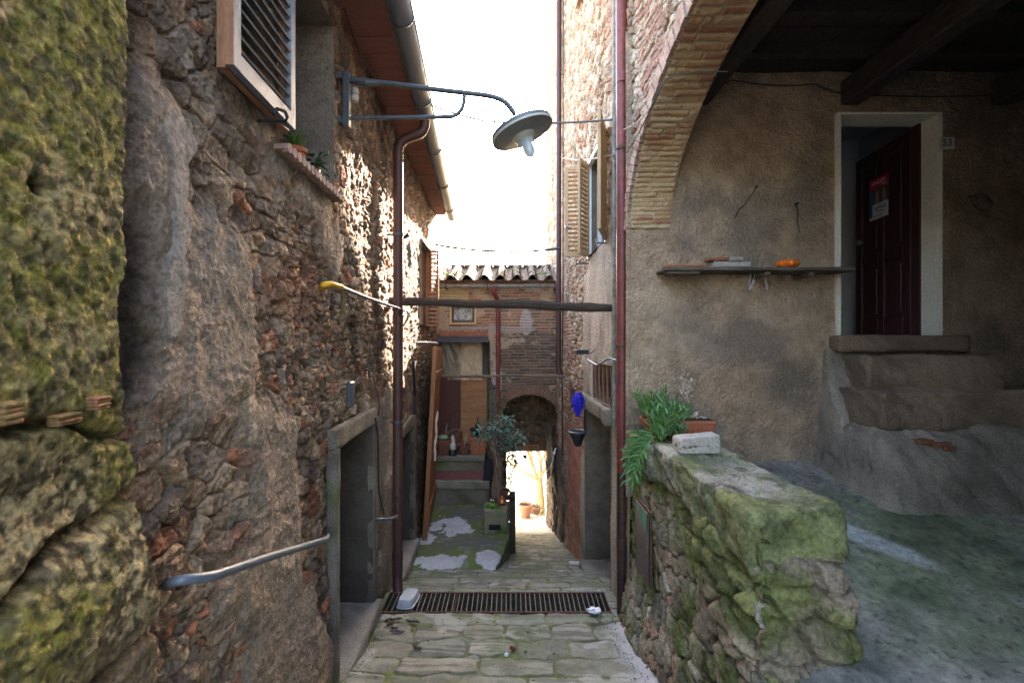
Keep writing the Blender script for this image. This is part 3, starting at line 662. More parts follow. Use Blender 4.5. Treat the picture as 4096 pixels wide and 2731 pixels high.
hm = frame_mtx((4.085, 4.93, .07), (.105,.9945,0), (0,0,1))       # local x along leaf, y up, z = normal
hm = Matrix(((.105,0,-.9945,4.075),(.9945,0,.105,4.93),(0,1,0,.07),(0,0,0,1)))
m = MB(); LW, LHH = .92, 2.09
def lb(a,b,c_,d_,e_,f_,bev=.004): m.box(a,b,c_,d_,e_,f_,hm,bev)
lb(0,LW,0,LHH,-.045,-.01)
for a, b in ((0,.11),(LW/2-.05,LW/2+.05),(LW-.11,LW)): lb(a,b,.001,LHH-.001,-.012,.012)
for a, b in ((.0,.20),(.80,.94),(LHH-.13,LHH)): 
    lb(.112,LW/2-.052,a+.001,b,-.012,.0115); lb(LW/2+.052,LW-.112,a+.001,b,-.012,.0115)
for a, b in ((.20,.80),(.94,LHH-.13)):
    for p, q in ((.112,LW/2-.052),(LW/2+.052,LW-.112)): lb(p+.035,q-.035,a+.04,b-.04,-.012,.004,.01)
dl = m.build('door', 'door53', dw, smooth=False)
m = MB(); m.lathe([(.001,.05),(.03,.045),(.035,.03),(.02,.018),(.012,0)], hm @ Vector((.80,1.10,.012)), 16, hm.to_3x3().to_4x4() ); m.build('knob', 'steel', dl)
m = MB(); m.box(.0,.05,0,2.12,-.03,.07,Matrix(((1,0,0,4.07),(0,0,1,4.86),(0,1,0,.06),(0,0,0,1)))); m.build('door_frame', 'door53', dw, smooth=False)
# poster on the open door
PO = thing('sale_poster', 'red and white VENDESI for-sale poster on the open dark door', 'poster')
pa, pb, za, zb = .33, .65, 1.31, 1.77
hs = hm @ Matrix.Translation((0,0,.014))
def pbx(a,b,c_,d_,t,mm,nm): return MB().box(a,b,c_,d_,0,t,hs).build(nm, mm, PO, smooth=False)
pbx(pa,pb,za,zb,.001,'poster_white','sheet'); pbx(pa,pb,zb-.12,zb,.0025,'poster_red','header')
pbx(pb-.055,pb,za+.03,zb-.121,.0025,'poster_blue','side_band'); pbx(pa,pb-.056,za+.17,zb-.121,.0024,mat('poster_photo',(.13,.09,.09),.6,bump=0),'photo')
m = MB(); m.sphere(hs @ Vector((pa+.06,za+.27,.003)), .03, 12, sy=1); m.sphere(hs @ Vector((pa+.18,za+.26,.003)), .032, 12); 
for cx, w_ in ((pa+.065,.05),(pa+.185,.055)): m2 = MB(); m2.box(cx-w_*.5,cx+w_*.5,za+.175,za+.245,.0025,.0035,hs); m2.box(cx-.024,cx+.024,za+.24,za+.31,.0026,.0036,hs); m2.build('portrait', 'skin', PO, smooth=False)
# local x runs away from the hinge, which is leftwards for the reader: mirror text
def ptext(body, size, mm, cx, cy, sx=1, ang=0):
    mt = hs @ Matrix.Translation((cx,cy,.004)) @ Matrix.Rotation(R(180),4,'Y')
    mt = Matrix(((-.105,0,-.9945,0),(-.9945,0,.105,0),(0,1,0,0),(0,0,0,1))); o_ = hs @ Vector((cx,cy,.004)); mt.translation = o_
    return text(body, size, mm, mt, 'lettering', PO, .0006, sx=sx)
ptext('VENDESI', .068, 'poster_white', (pa+pb)/2+.005, zb-.055, .95)
ptext('FOR SALE', .02, 'poster_white', pa+.06, zb-.10)
ptext('REMAX', .066, 'ink', pa+.13, za+.115, .98); ptext('immobiliare', .03, 'ink', pa+.13, za+.075); ptext('agenzia e contatti', .022, 'ink', pa+.17, za+.035)
# inner plate
p = pf(2015, 325, 7.02); m = MB(); m.lathe([(.001,0),(.08,.004),(.125,.012),(.128,.02),(.085,.012),(.001,.01)], p, 24, Matrix.Rotation(R(90),4,'X'))
tag(m.build('wall_plate', 'reveal'), 'round grey ornamental plate on the wall inside door 53', 'plate')
# number plates
def num(name, txt, p, w_, h_, label, sz):
    t = thing(name, label, 'number plate', p)
    MB().box(-w_/2, w_/2, -.018, .0, -h_/2, h_/2, None, .004).build('tile', 'plate', t, smooth=False)
    text(txt, sz, 'ink', Matrix.Translation((0,-.019,0)) @ Matrix.Rotation(R(90),4,'X'), 'lettering', t)
num('house_number', '53', pf(2172, 330, PW-.035), .145, .115, 'small marble plate numbered 53 to the right of the porch door', .095)
# porch stone steps
ST = thing('door_steps', 'worn stone steps climbing to the open porch door', 'steps')
def flank(V):
    V = V.copy(); t = np.clip((V[:,2]+1.3)/1.3, 0, 1); s_ = np.clip((4.72-V[:,1])/.22, 0, 1); V[:,1] = 4.72-s_*(.10+.62*(1-t)**1.3); V[:,0] = V[:,0]+.10*t*np.clip((3.3-V[:,0])/.4,0,1); return V
def base_sh(V):
    V = V.copy(); t = np.clip((V[:,2]+1.3)/.6, 0, 1); V[:,1] = np.where(V[:,1] < 4.1, V[:,1]+.20*t*np.clip((4.1-V[:,1])/.3, 0, 1), V[:,1]); V[:,0] = V[:,0]+.12*t*np.clip((3.3-V[:,0])/.45,0,1); return V
sc1 = solid_col((.36,.26,.18), .6, 0, 3, (.20,.145,.10))
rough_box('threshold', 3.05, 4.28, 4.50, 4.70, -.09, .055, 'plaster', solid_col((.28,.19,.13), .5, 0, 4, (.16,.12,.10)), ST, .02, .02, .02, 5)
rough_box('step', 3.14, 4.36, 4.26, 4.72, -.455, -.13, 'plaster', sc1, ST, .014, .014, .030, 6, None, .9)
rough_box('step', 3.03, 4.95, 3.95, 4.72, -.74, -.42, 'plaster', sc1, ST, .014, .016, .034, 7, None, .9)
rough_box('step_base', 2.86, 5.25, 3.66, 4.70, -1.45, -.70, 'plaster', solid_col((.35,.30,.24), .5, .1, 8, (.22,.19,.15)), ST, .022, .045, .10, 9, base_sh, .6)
rough_box('step_flank', 2.90, 3.42, 4.50, 4.72, -1.35, -.08, 'plaster', solid_col((.40,.34,.27), .5, 0, 11, (.25,.21,.165)), ST, .018, .03, .05, 12, flank, .5)
m = MB()
for x, y, w_ in ((2115,1000,40),(2150,1006,50),(2170,1015,30)):
    p = pf(x, y+12, 3.86); m.box(p.x-w_/F*1.8, p.x+w_/F*1.8, 3.80, 3.98, p.z-.018, p.z+.018, None, .008)
m.build('brick_fragment', 'terracotta_dark', ST, smooth=False)
# openings in the right house
rd = recess(MB(), 5.42, 7.02, -3.30, -.93, .46, 1).build('doorway', 'reveal', RH, smooth=False)
m = MB(); m.box(XR(6.2)+.40, XR(6.2)+.45, 5.42, 7.02, -3.3, -.93)
for k in range(8): m.box(XR(6.2)+.385, XR(6.2)+.399, 5.43+k*.2, 5.43+k*.2+.17, -3.3, -.93)
m.build('door', 'panel_brown', rd, smooth=False)
mR = Matrix(((-1,-.03,0,1.30),(0,1,0,0),(0,0,1,0),(0,0,0,1)))   # local x = out of the right wall
def rcol(V, N): return solid_col((.27,.235,.185), .5, .3, 14, (.17,.15,.12))(V, N)
rough_box('lintel', XR(6)-.085, XR(6)+.2, 5.38, 7.06, -.95, -.76, 'plaster', rcol, rd, .02, .03, .02, 15)
rough_box('threshold', XR(6)-.16, XR(6)+.45, 5.5, 6.95, -3.4, -3.12, 'plaster', rcol, rd, .02, .03, .03, 16)
gw = recess(MB(), 5.35, 6.42, -.74, -.27, .28, 1).build('window', 'reveal', RH, smooth=False)
m = MB(); m.box(XR(5.9)+.2, XR(5.9)+.24, 5.35, 6.42, -.74, -.27); m.build('pane', 'glass_dark', gw, smooth=False)
m = MB()
for k in range(5):
    for d_ in (-1, 1):
        y = 5.38+k*.225; m.tube([mR @ Vector((.012, y+(.12 if d_ > 0 else 0), -.735)), mR @ Vector((.012, y+(0 if d_ > 0 else .12), -.275))], .0095, 5)
m.build('grille', mat('red_rust_bar', (.26,.14,.09), .8, var=.3, bump=.2), gw)
sw = recess(MB(), 5.72, 6.80, 1.19, 2.46, .22, 1).build('window', 'reveal', RH, smooth=False)
m = MB(); m.box(-.20,-.16,5.72,6.80,1.19,2.46,mR); m.build('pane', 'glass_dark', sw, smooth=False)
m = MB()
for a, b in ((5.72,5.78),(6.23,6.30),(6.74,6.80)): m.box(-.155, -.10, a, b, 1.19, 2.459, mR)
m.box(-.155,-.101,5.78,6.74,1.19,1.25,mR); m.box(-.155,-.101,5.78,6.74,2.40,2.458,mR)
for a, b in ((5.68,5.735),(6.785,6.84)): m.box(-.02,.035,a,b,1.16,2.50,mR)
m.box(-.02,.034,5.736,6.784,2.452,2.50,mR)
m.build('frame', 'white', sw, smooth=False)
def leafR(y, z0, W, H, dx, dy, mm='shutter', nl=20, off=.04):
    L_ = math.hypot(dx,dy); ux = (dx/L_, dy/L_, 0); o = Vector((XR(y)-off, y, z0))
    return shutter(frame_mtx(o, ux, (-ux[1], ux[0], 0)), W, H, mm, sw, nl=nl, fr=.045, t=.036)
leafR(6.84, 1.20, .30, 1.27, -1, .15, nl=19)
leafR(6.80, 1.19, .33, 1.29, -.55, -.9, nl=19)
leafR(5.70, 1.19, .62, 1.27, -.30, -.95, nl=19)
q_ = Vector((XR(6.84)-.34, 6.83, 1.62)); MB().tube([q_, q_+Vector((0,-.07,-.02)), q_+Vector((.07,-.09,-.04))], .012, 6).build('shutter_latch', 'greymetal', sw)
for z in (1.35,2.2): MB().box(-.0,.05,6.80,6.83,z-.05,z+.05,mR).build('hinge', 'steel', sw, smooth=False); MB().box(-.0,.05,5.69,5.72,z-.05,z+.05,mR).build('hinge', 'steel', sw, smooth=False)
m = MB().tube([Vector((XR(6.9)-.0, 6.95, 1.12)), Vector((XR(6.9)-.17, 6.95, 1.12)), Vector((XR(6.9)-.17,6.95,1.17))], .011, 6); m.build('shutter_catch', 'greymetal', sw)
m = MB().tube([Vector((XR(5.6)-.0, 5.6, 1.14)), Vector((XR(5.6)-.15, 5.6, 1.14)), Vector((XR(5.6)-.15,5.6,1.19))], .011, 6)
m.build('shutter_catch', 'greymetal', sw)
uw = MB(); p0 = pr(1330, 30, .02)
for k in range(2): uw.box(.03+.035*k, .055+.035*k, 6.9+.03*k, 7.5, p0.z+.0, p0.z+1.3, mR)
u1 = uw.build('upper_shutter', 'shutter_brown', RH, smooth=False)

# ------------------------------------------------------------ parapet of the porch
PA = thing('parapet', 'low mossy green stone parapet between the alley and the porch floor', 'wall')
Yc = np.linspace(2.22, 4.66, 420); zc = np.linspace(-3.0, -.86, 330); Yg, Zg = np.meshgrid(Yc, zc, indexing='ij'); u, v = Yg, Zg
wu = u+.05*fb(u*4, v*4, 3, 203); wv = v+.05*fb(u*4+9, v*4, 3, 204)
tilt = wv-.25*wu
f1, f2, cid, cj = wor(wu*6.5, tilt*9.5, 221); st = ss(.02, .22, f2-f1)*(.4+.6*cid)
hh = .05*st+.012*rg(u*9, v*9, 3, 222)+.04*fb(u*1.5, v*1.5, 2, 223)+.006*fb(u*40, v*40, 3, 224)
batt = .12*ss(-1.9,-2.8,v)
c = pal([(.30,.25,.17),(.38,.32,.23),(.24,.20,.14),(.33,.22,.15),(.42,.38,.30),(.20,.18,.13)], cid)
c = mx((.20,.17,.11), c, ss(.02, .13, f2-f1))
mo_ = ss(-.22, .3, fb(u*2.2, v*2.2, 4, 226)+.35*ss(3.6, 2.4, u)+.15*ss(-1.6,-1.0,v)+.02)
c = mx(c, mx((.07,.105,.018), (.16,.185,.045), np.clip(.5+1.2*fb(u*15, v*15, 3, 227), 0, 1)), mo_*.82)
c = mx(c, c*.4, ss(.2,.5,fb(u*6,v*6,3,228))*.6)
P = np.stack([1.185-hh-batt, Yg, Zg], -1); grid('wall_face', P, c, 'stone', PA)
mossy = solid_col((.30,.27,.20), .5, .62, 21, (.22,.19,.14))
def top_moss(V, N):
    c_ = mx((.36,.33,.27), (.24,.21,.16), np.clip(.5+n3(V, 6, 3, 3), 0, 1)); g_ = ss(-.15, .30, n3(V, 3, 4, 31)*1.3+.32)
    g_ = np.maximum(g_, .45*(N[:,2] < .5))*(1-.9*np.exp(-(((V[:,0]-1.42)/.13)**2+((V[:,1]-3.0)/.45)**2))*(N[:,2] > .5))
    c_ = mx(c_, mx((.06,.08,.015), (.18,.20,.055), np.clip(.5+1.3*n3(V, 11, 3, 33), 0, 1)), g_*.8)
    c_ = mx(c_, (.05,.05,.03), ss(.25,.55,n3(V,9,3,35))*.6); return c_
def cop_sh(V):
    V = V.copy(); V[:,0] = np.where(V[:,0] > 1.4, V[:,0]+.03*fb(V[:,1]*5, V[:,2]*5, 3, 7), V[:,0]-.02*fb(V[:,1]*6, V[:,2]*6, 3, 8)); V[:,2] = np.where(V[:,2] < -1.0, V[:,2]+.05*fb(V[:,1]*4, V[:,0]*4, 3, 9), V[:,2]); V[:,1] = np.where(V[:,1] < 2.4, V[:,1]+.05*fb(V[:,0]*6, V[:,2]*6, 3, 10), V[:,1]); return V
rough_box('coping', 1.10, 1.60, 2.28, 3.86, -1.06, -.79, 'stone', top_moss, PA, .011, .03, .035, 23, cop_sh, .6)
rough_box('coping', 1.08, 1.58, 3.80, 4.64, -1.10, -.83, 'stone', top_moss, PA, .014, .03, .05, 24)
endc = solid_col((.28,.22,.155), .5, .62, 25, (.19,.16,.11))
def end_col(V, N):
    a = mx((.34,.26,.19), (.19,.15,.11), np.clip(.5+1.3*n3(V, 6, 4, 26), 0, 1))
    g_ = ss(-.25, .3, n3(V, 3.5, 4, 27)*1.2+(1.50-V[:,0])*.9+(V[:,2]+1.35)*.35-.08)
    a = mx(a, mx((.055,.075,.015), (.17,.185,.055), np.clip(.5+1.4*n3(V, 12, 3, 28), 0, 1)), g_*.85)
    f1, f2, ci, cj = wor(V[:,0]*5+V[:,1]*3, V[:,2]*6.5+.4*V[:,0], 29); return a*(.45+.55*ss(.0,.12,f2-f1))[:,None]
def end_sh(V):
    V = V.copy(); f1, f2, ci, cj = wor(V[:,0]*5+V[:,1]*3, V[:,2]*6.5+.4*V[:,0], 29); q = .035*ss(.0,.25,f2-f1)+.03*ci
    V[:,1] -= q*(V[:,1] < 2.35); V[:,0] += (q-.02)*np.where(V[:,0] > 1.5, 1, 0)-(q)*np.where(V[:,0] < 1.2, 1, 0); return V
rough_box('end_masonry', 1.15, 1.57, 2.29, 2.95, -1.95, -1.02, 'stone', end_col, PA, .011, .045, .06, 26, end_sh, .5)
m = MB(); m.box(1.2, 1.6, 2.45, 4.66, -3, -.9); m.build('core', 'reveal', PA, smooth=False)

# ------------------------------------------------------------ ground
def flag(u, v, s):
    u2 = u+.10*fb(u*2.2, v*2.6, 3, s); v2 = v+.15*fb(u*1.3+5, v*1.2, 3, s+1)+.03*fb(u*7,v*7,2,s+8)
    rh = .31+0*u2; r = np.floor(v2/rh); fv = v2/rh-r; Lr = .36+.36*h2(r, r*0, s+2); off = h2(r, r*0+3, s+3)
    cc_ = np.floor(u2/Lr+off); fu = u2/Lr+off-cc_
    dx_ = np.minimum(fu, 1-fu)*Lr; dy_ = np.minimum(fv, 1-fv)*rh; R_ = .07
    d = np.where((dx_ < R_) & (dy_ < R_), R_-np.hypot(R_-dx_, R_-dy_), np.minimum(dx_, dy_))
    return d, h2(cc_, r, s+5), h2(cc_, r, s+6)
Ys = np.concatenate([np.linspace(-8, 3.1, 60), np.linspace(3.12, 5.32, 300), np.linspace(5.33, 14.4, 560)])
Xs = np.linspace(-1, 1, 330); T, Yg = np.meshgrid(Xs, Ys, indexing='xy'); T = T.T; Yg = Yg.T
xl = XL(Yg)-.06; xr = np.where(Yg < PW, 1.2, XR(Yg))+.09; Xg = (xl+xr)/2+T*(xr-xl)/2
d, fid, fj = flag(Xg, Yg, 301); far = ss(5.3, 6.5, Yg); d2, fid2, fj2 = flag(Xg*1.15+3, Yg*1.0, 340)
d = np.where(Yg > 5.32, d2, d); fid = np.where(Yg > 5.32, fid2, fid); fj = np.where(Yg > 5.32, fj2, fj)
near = ss(5.0, 4.6, Yg)
top = ss(.005, .020, d+.014*fb(Xg*10, Yg*10, 3, 303)-.02*ss(.1,.5,fb(Xg*2.5,Yg*2.5,3,302)))
strip = ss(.06,.02,np.abs(Yg-4.80+.03*fb(Xg*3,Yg*0,3,4))) + ss(.05,.02,np.abs(Yg-5.40)); strip = np.clip(strip,0,1)
strip = np.maximum(strip, ss(.12,.06,Xg-XL(Yg)+.05*fb(Yg*4,Xg*3,2,8)))
top = top*(1-strip)
zz = fz(Yg)+.013*top*(.4+.9*fj)+.004*fb(Xg*22, Yg*22, 3, 305)+.006*fb(Xg*9, Yg*9, 3, 307)+.010*fb(Xg*5, Yg*5, 2, 306)
zz = zz-.05*np.exp(-(((Xg-.22)/.13)**2+((Yg-4.45)/.22)**2))*ss(-.2,.2,fb(Xg*9,Yg*9,2,7)+.1)
zz = zz+.10*ss(.95, 1.25, Xg)*ss(PW+.3,PW-.2,Yg)
c = pal([(.25,.24,.20),(.20,.195,.16),(.28,.265,.22),(.235,.225,.175),(.25,.225,.185)], fid)
c = c*(.8+.4*fj)[...,None]*np.array((1.0,1.07,1.05))
c = c*(1+.28*fb(Xg*13,Yg*13,4,308))[...,None]; c = mx(c, c*.55, ss(0,.45,fb(Xg*5,Yg*5,4,309))*.65)
groove = ss(.0,.5,vn(Xg*3+fid*40, (Yg+Xg*.1)*38+fid*9, 311))*ss(.4,.6,fj); c = mx(c, c*.42, groove*.65); zz = zz-.006*groove
jm = mx((.055,.055,.035), (.15,.18,.06), np.clip(.5+1.3*fb(Xg*6, Yg*6, 3, 313), 0, 1))
jm = mx(jm, (.26,.27,.20), ss(.1,.4,fb(Xg*3+7,Yg*3,3,314))*.5)
c = mx(jm, c, top); c = mx(c, (.30,.33,.21), strip*.6)
ms = ss(-.05,.40,fb(Xg*1.6, Yg*1.6, 4, 315)+.2*ss(6,9,Yg)); c = mx(c, (.13,.155,.07), ms*.55)
c = mx(c, (.46,.46,.46), ss(.82,1.0,Xg+.1*fb(Xg*4,Yg*5,3,317))*ss(4.75,4.55,Yg)*.8)
c = mx(c, (.42,.42,.38), ss(.42,.55,fb(Xg*3.3+2,Yg*3.3,3,319))*.6)
c = mx(c, (.50,.46,.40), ss(10.4,11.4,Yg))
ym = (Yg[:-1,:-1]+Yg[1:,1:])/2; xm = (Xg[:-1,:-1]+Xg[1:,1:])/2
keep = ~((ym > 4.90) & (ym < 5.29) & (xm > -1.335) & (xm < 1.01))
keep &= ~((ym > 6.95) & (xm < -.3) & (ym < 10.4))
tag(grid('alley_floor', np.stack([Xg, Yg, zz], -1), c, 'paving', None, keep), 'worn grey flagstones with green moss in the joints', None, None, 'structure')
# drain trench and grate
m = MB(); a0, a1, b0, b1, zt, zb_ = -1.335, 1.01, 4.90, 5.29, -2.75, -3.25
m.quad((a0,b0,zt),(a1,b0,zt),(a1,b0,zb_),(a0,b0,zb_)); m.quad((a0,b1,zb_),(a1,b1,zb_),(a1,b1,zt),(a0,b1,zt)); m.quad((a0,b0,zb_),(a1,b0,zb_),(a1,b1,zb_),(a0,b1,zb_))
m.quad((a0,b0,zb_),(a0,b1,zb_),(a0,b1,zt),(a0,b0,zt)); m.quad((a1,b0,zb_),(a1,b0,zt),(a1,b1,zt),(a1,b1,zb_))
tag(m.build('drain_channel', mat('mossy_drain_wall', (.12,.11,.07), .95, var=.4, sc=8, bump=.8, col2=(.05,.06,.025)), smooth=False), 'damp mossy channel beneath the steel grate', None, None, 'structure')
GR = thing('drain_grate', 'rusty steel bar grate laid across the alley between the two downpipes', 'drain grate')
m = MB(); z = -2.745
m.box(a0, a1, b0-.005, b0+.018, z-.03, z+.004); m.box(a0, a1, b1-.018, b1+.004, z-.03, z+.005)
for x in (a0, -.60, a1-.012): m.box(x, x+.012, b0+.018, b1-.018, z-.03, z+.003)
m.build('frame', 'rustiron', GR, smooth=False)
m = MB(); n = 46
for k in range(1, n):
    x = a0+(a1-a0)*k/n+random.uniform(-.003,.003); m.tube([(x+random.uniform(-.004,.004), b0+.01, z-.006), (x+random.uniform(-.004,.004), b1-.01, z-.004)], .0058, 6)
m.build('bars', mat('dull_worn_steel', (.19,.175,.165), .55, .3, var=.3, sc=20, col2=(.11,.08,.065)), GR)
# raised concrete landing on the left
Ys = np.linspace(6.55, 9.5, 260); T, Yg = np.meshgrid(np.linspace(0, 1, 190), Ys, indexing='xy'); T = T.T; Yg = Yg.T
ed = np.interp(Yg, [6.5,6.8,7.75,9.5], [-.42,-.19,-.06,-.02])+.02*fb(Yg*4,Yg*0,3,5); Xg = XL(Yg)-.06+T*(ed-XL(Yg)+.06)
fr = ss(6.62+.1*0, 7.0, Yg+.12*fb(Xg*2.5,Yg*1.2,3,321)); zz = -3.13*fr+(fz(Yg)-.04)*(1-fr)-.02*(Yg-8)*0+.012*fb(Xg*4,Yg*4,3,322)+.004*fb(Xg*30,Yg*30,2,323)
zz = zz-.02*ss(.97,1,T)
c = mx((.13,.13,.10), (.12,.155,.045), ss(-.2,.35,fb(Xg*2.2,Yg*1.6,4,325)+.1)); c = mx(c, (.24,.24,.20), ss(.25,.5,fb(Xg*9,Yg*9,3,326))*.5)
nn = 2.6*fb(Xg*3.2,Yg*2.6,5,327,.6)+.12
for cx, cy, rx, ry in ((-1.08,6.93,.46,.17),(-1.15,8.15,.38,.42),(-.33,7.0,.17,.2),(-1.35,7.75,.12,.35)):
    q = 1-(((Xg-cx)/rx)**2+((Yg-cy)/ry)**2)+nn; mk = ss(.1,.16,q); c = mx(c, mx((.50,.50,.50),(.40,.40,.40),np.clip(.5+fb(Xg*8,Yg*8,3,328),0,1)), mk); zz = zz+.012*mk
LD = grid('landing', np.stack([Xg,Yg,zz],-1), c, 'paving'); tag(LD, 'raised mossy concrete landing with pale cement patches', None, None, 'structure')
m = MB(); e = [6.75+.1*i for i in range(28)]
m.add([p for y in e for p in ((float(np.interp(y,[6.5,6.8,7.75,9.5],[-.42,-.19,-.06,-.02])),y,-3.14),(float(np.interp(y,[6.5,6.8,7.75,9.5],[-.42,-.19,-.06,-.02]))+.02,y,-4.5))], [(2*i,2*i+1,2*i+3,2*i+2) for i in range(27)])
tag(m.build('landing_edge', 'moss_con', smooth=False), 'mossy side of the raised landing', None, None, 'structure')
# porch floor
xs = np.linspace(1.30, 5.4, 420); Ys = np.linspace(-1.6, 4.72, 460); Xg, Yg = np.meshgrid(xs, Ys, indexing='ij')
zz = np.interp(Yg, [-1.6, 1.5, 2.3, 4.67], [-1.50, -1.50, -1.50, -1.16])+.02*fb(Xg*2,Yg*2,3,331)+.005*fb(Xg*25,Yg*25,3,332)
te = 1-ss(0,.30,Xg-1.30); Xg = Xg-te*(.10+.07*fb(Yg*5,Xg*3,4,345))*(Yg < 3); zz = zz-.14*te**2*(Yg < 3)+.02*te*fb(Xg*12,Yg*12,3,346)
c = mx((.38,.35,.30), (.20,.19,.17), np.clip(.5+1.7*fb(Xg*2,Yg*2,5,333),0,1))
g_ = ss(-.25,.3,fb(Xg*1.3+1,Yg*1.1,4,334)+.3*np.exp(-(((Xg-2.4)/.9)**2+((Yg-2.9)/.75)**2)))*ss(4.3,3.7,Yg); c = mx(c, mx((.065,.09,.035),(.17,.205,.105),np.clip(.5+1.4*fb(Xg*4,Yg*4,4,335),0,1)), g_*.8)
c = mx(c, (.36,.36,.31), ss(.2,.5,fb(Xg*3.5,Yg*3.5,4,336))*.45)
ce = 1-(((Xg-2.42+.5*(Yg-3.35))/.13)**2+((Yg-3.35)/.42)**2)+.7*fb(Xg*5,Yg*4,4,337); c = mx(c, (.46,.48,.45), ss(-.4,.9,ce)*.75)
c = c*(1+.45*fb(Xg*30,Yg*30,3,339))[...,None]; c = mx(c, (.05,.05,.045), ss(.5,.6,fb(Xg*34,Yg*34,2,338))*.7)
tag(grid('porch_floor', np.stack([Xg,Yg,zz],-1), c, 'paving'), 'dark green-stained concrete floor under the porch', None, None, 'structure')
# ground behind the viewer & yard
m = MB(); m.quad((-30,-40,-1.56),(30,-40,-1.56),(30,-1.5,-1.56),(-30,-1.5,-1.56)); tag(m.build('street', 'paleground', smooth=False), 'pale paved street behind', None, None, 'structure')

# ------------------------------------------------------------ house across the end
BH = thing('brick_house', 'low brown brick house closing the alley, curved tile roof and arched passage', 'house')
zA0, zspr = -4.3, (784-948)/F*BW; acx = (1216-1176)/F*BW; ahw = .595; arise = .40
xs = np.linspace(-1.75, 1.12, 360); zs = np.linspace(-4.4, 1.32, 640); Xg, Zg = np.meshgrid(xs, zs, indexing='ij'); u, v = Xg, Zg
bh, bid, bj = bricks(u, v, .064, .27, 401, m=.016, wob=.008)
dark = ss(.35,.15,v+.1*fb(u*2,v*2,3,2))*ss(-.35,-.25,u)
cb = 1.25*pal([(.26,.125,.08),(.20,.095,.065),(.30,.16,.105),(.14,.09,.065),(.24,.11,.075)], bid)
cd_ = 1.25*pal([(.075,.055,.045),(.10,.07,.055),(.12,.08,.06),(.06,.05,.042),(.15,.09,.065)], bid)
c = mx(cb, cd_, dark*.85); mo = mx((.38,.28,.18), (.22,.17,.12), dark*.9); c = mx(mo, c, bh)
pp = ss(.3,.42,fb(u*2.5+3,v*3.5,4,405)+.15*ss(.2,.9,v)); c = mx(c, (.44,.33,.22), pp*.75)
def blob(cx, cy, rx, ry, s_): return ss(0,.2,1-(((u-cx)/rx)**2+((v-cy)/ry)**2)+.35*fb(u*6,v*6,3,s_))
q = pf(1045,688,BW); c = mx(c, (.46,.36,.19), blob(q.x-.1,q.z+.1,.42,.16,1)*.9)
q = pf(1208,740,BW); c = mx(c, (.42,.35,.31), blob(q.x,q.z,.14,.28,2)*.9); q=pf(1150,762,BW); c = mx(c, (.36,.29,.24), blob(q.x-.3,q.z+.05,1.1,.09,3)*.9)
q = pf(1140,870,BW); c = mx(c, (.50,.38,.31), blob(q.x,q.z,.13,.5,4)*.85)
hb = .02*bh*(.3+.7*bj)*(1-pp)+.02*fb(u*1.5,v*1.5,3,406)+.005*fb(u*30,v*30,2,407)+.012*pp
xm = (Xg[:-1,:-1]+Xg[1:,1:])/2; zm = (Zg[:-1,:-1]+Zg[1:,1:])/2
at_ = zspr+arise*np.sqrt(np.clip(1-((xm-acx)/ahw)**2,0,1))
dl_ = pf(1003,785,BW).x-.2; dr_ = pf(1125,785,BW).x; dzt = pf(1003,783,BW).z
keep = ~((np.abs(xm-acx) < ahw) & (zm < at_)) & ~((xm > dl_) & (xm < dr_) & (zm < dzt))
wq = (pf(1037,741,BW), pf(1090,705,BW)); keep &= ~((xm > wq[0].x) & (xm < wq[1].x) & (zm > wq[0].z) & (zm < wq[1].z))
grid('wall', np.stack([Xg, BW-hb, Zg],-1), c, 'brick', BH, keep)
m = MB(); n = 21
for k in range(n):
    t0 = R(14)+(math.pi-R(28))*(k+.09)/n; t1 = R(14)+(math.pi-R(28))*(k+.91)/n; pts = []; rr = .19+.02*random.random()
    for yo in (-.045-.01*random.random(), .04):
        for t, r_ in ((t0,0),(t1,0),(t1,rr),(t0,rr)): pts.append((acx+(ahw+r_)*math.cos(t), BW+yo, zspr+(arise+r_*.95)*math.sin(t)))
    m.add(pts, [(0,1,2,3),(4,7,6,5),(0,4,5,1),(1,5,6,2),(2,6,7,3),(3,7,4,0)])
m.build('arch_brick', mat('brown_arch_brick', (.26,.135,.09), .92, var=.4, sc=4, fine=50, bump=.6, col2=(.13,.085,.065)), BH, smooth=False)
m = MB()
for k in range(18):
    x = pf(1012,770,BW).x+k*.058; m.box(x, x+.048, BW-.05, BW+.03, dzt+.04, dzt+.22+.01*(k % 3), None, .004)
m.build('flat_arch_brick', mat('orange_arch_brick', (.36,.15,.085), .92, var=.3, sc=4, fine=50, bump=.6), BH, smooth=False)
# passage tunnel
PE = 12.5
ys = np.linspace(BW-.02, PE, 120); ts = np.linspace(0, 1, 200); Tg, Yg = np.meshgrid(ts, ys, indexing='ij')
hgt = zspr+4.9; Lt = hgt*2+1.6; sN = Tg*Lt
xx = np.where(sN < hgt, -ahw, np.where(sN > hgt+1.6, ahw, -ahw*np.cos(math.pi*(sN-hgt)/1.6)))
zz = np.where(sN < hgt, -4.9+sN, np.where(sN > hgt+1.6, zspr-(sN-hgt-1.6), zspr+arise*np.sin(math.pi*np.clip((sN-hgt)/1.6,0,1))))
f1, f2, cid, cj = wor(sN*6, Yg*7, 411); hb = .06*ss(.02,.25,f2-f1)*cid+.03*fb(sN*5,Yg*5,3,412)
sgn = np.clip(xx/ahw,-1,1); c = mx((.08,.065,.05), pal([(.13,.095,.07),(.17,.13,.09),(.09,.075,.06)], cid), ss(.02,.12,f2-f1))
X_ = acx+xx*(1+.0*Yg)+.03-sgn*hb; 
grid('passage', np.stack([X_, Yg, zz-hb*(1-np.abs(sgn))],-1), c, 'stone', BH)
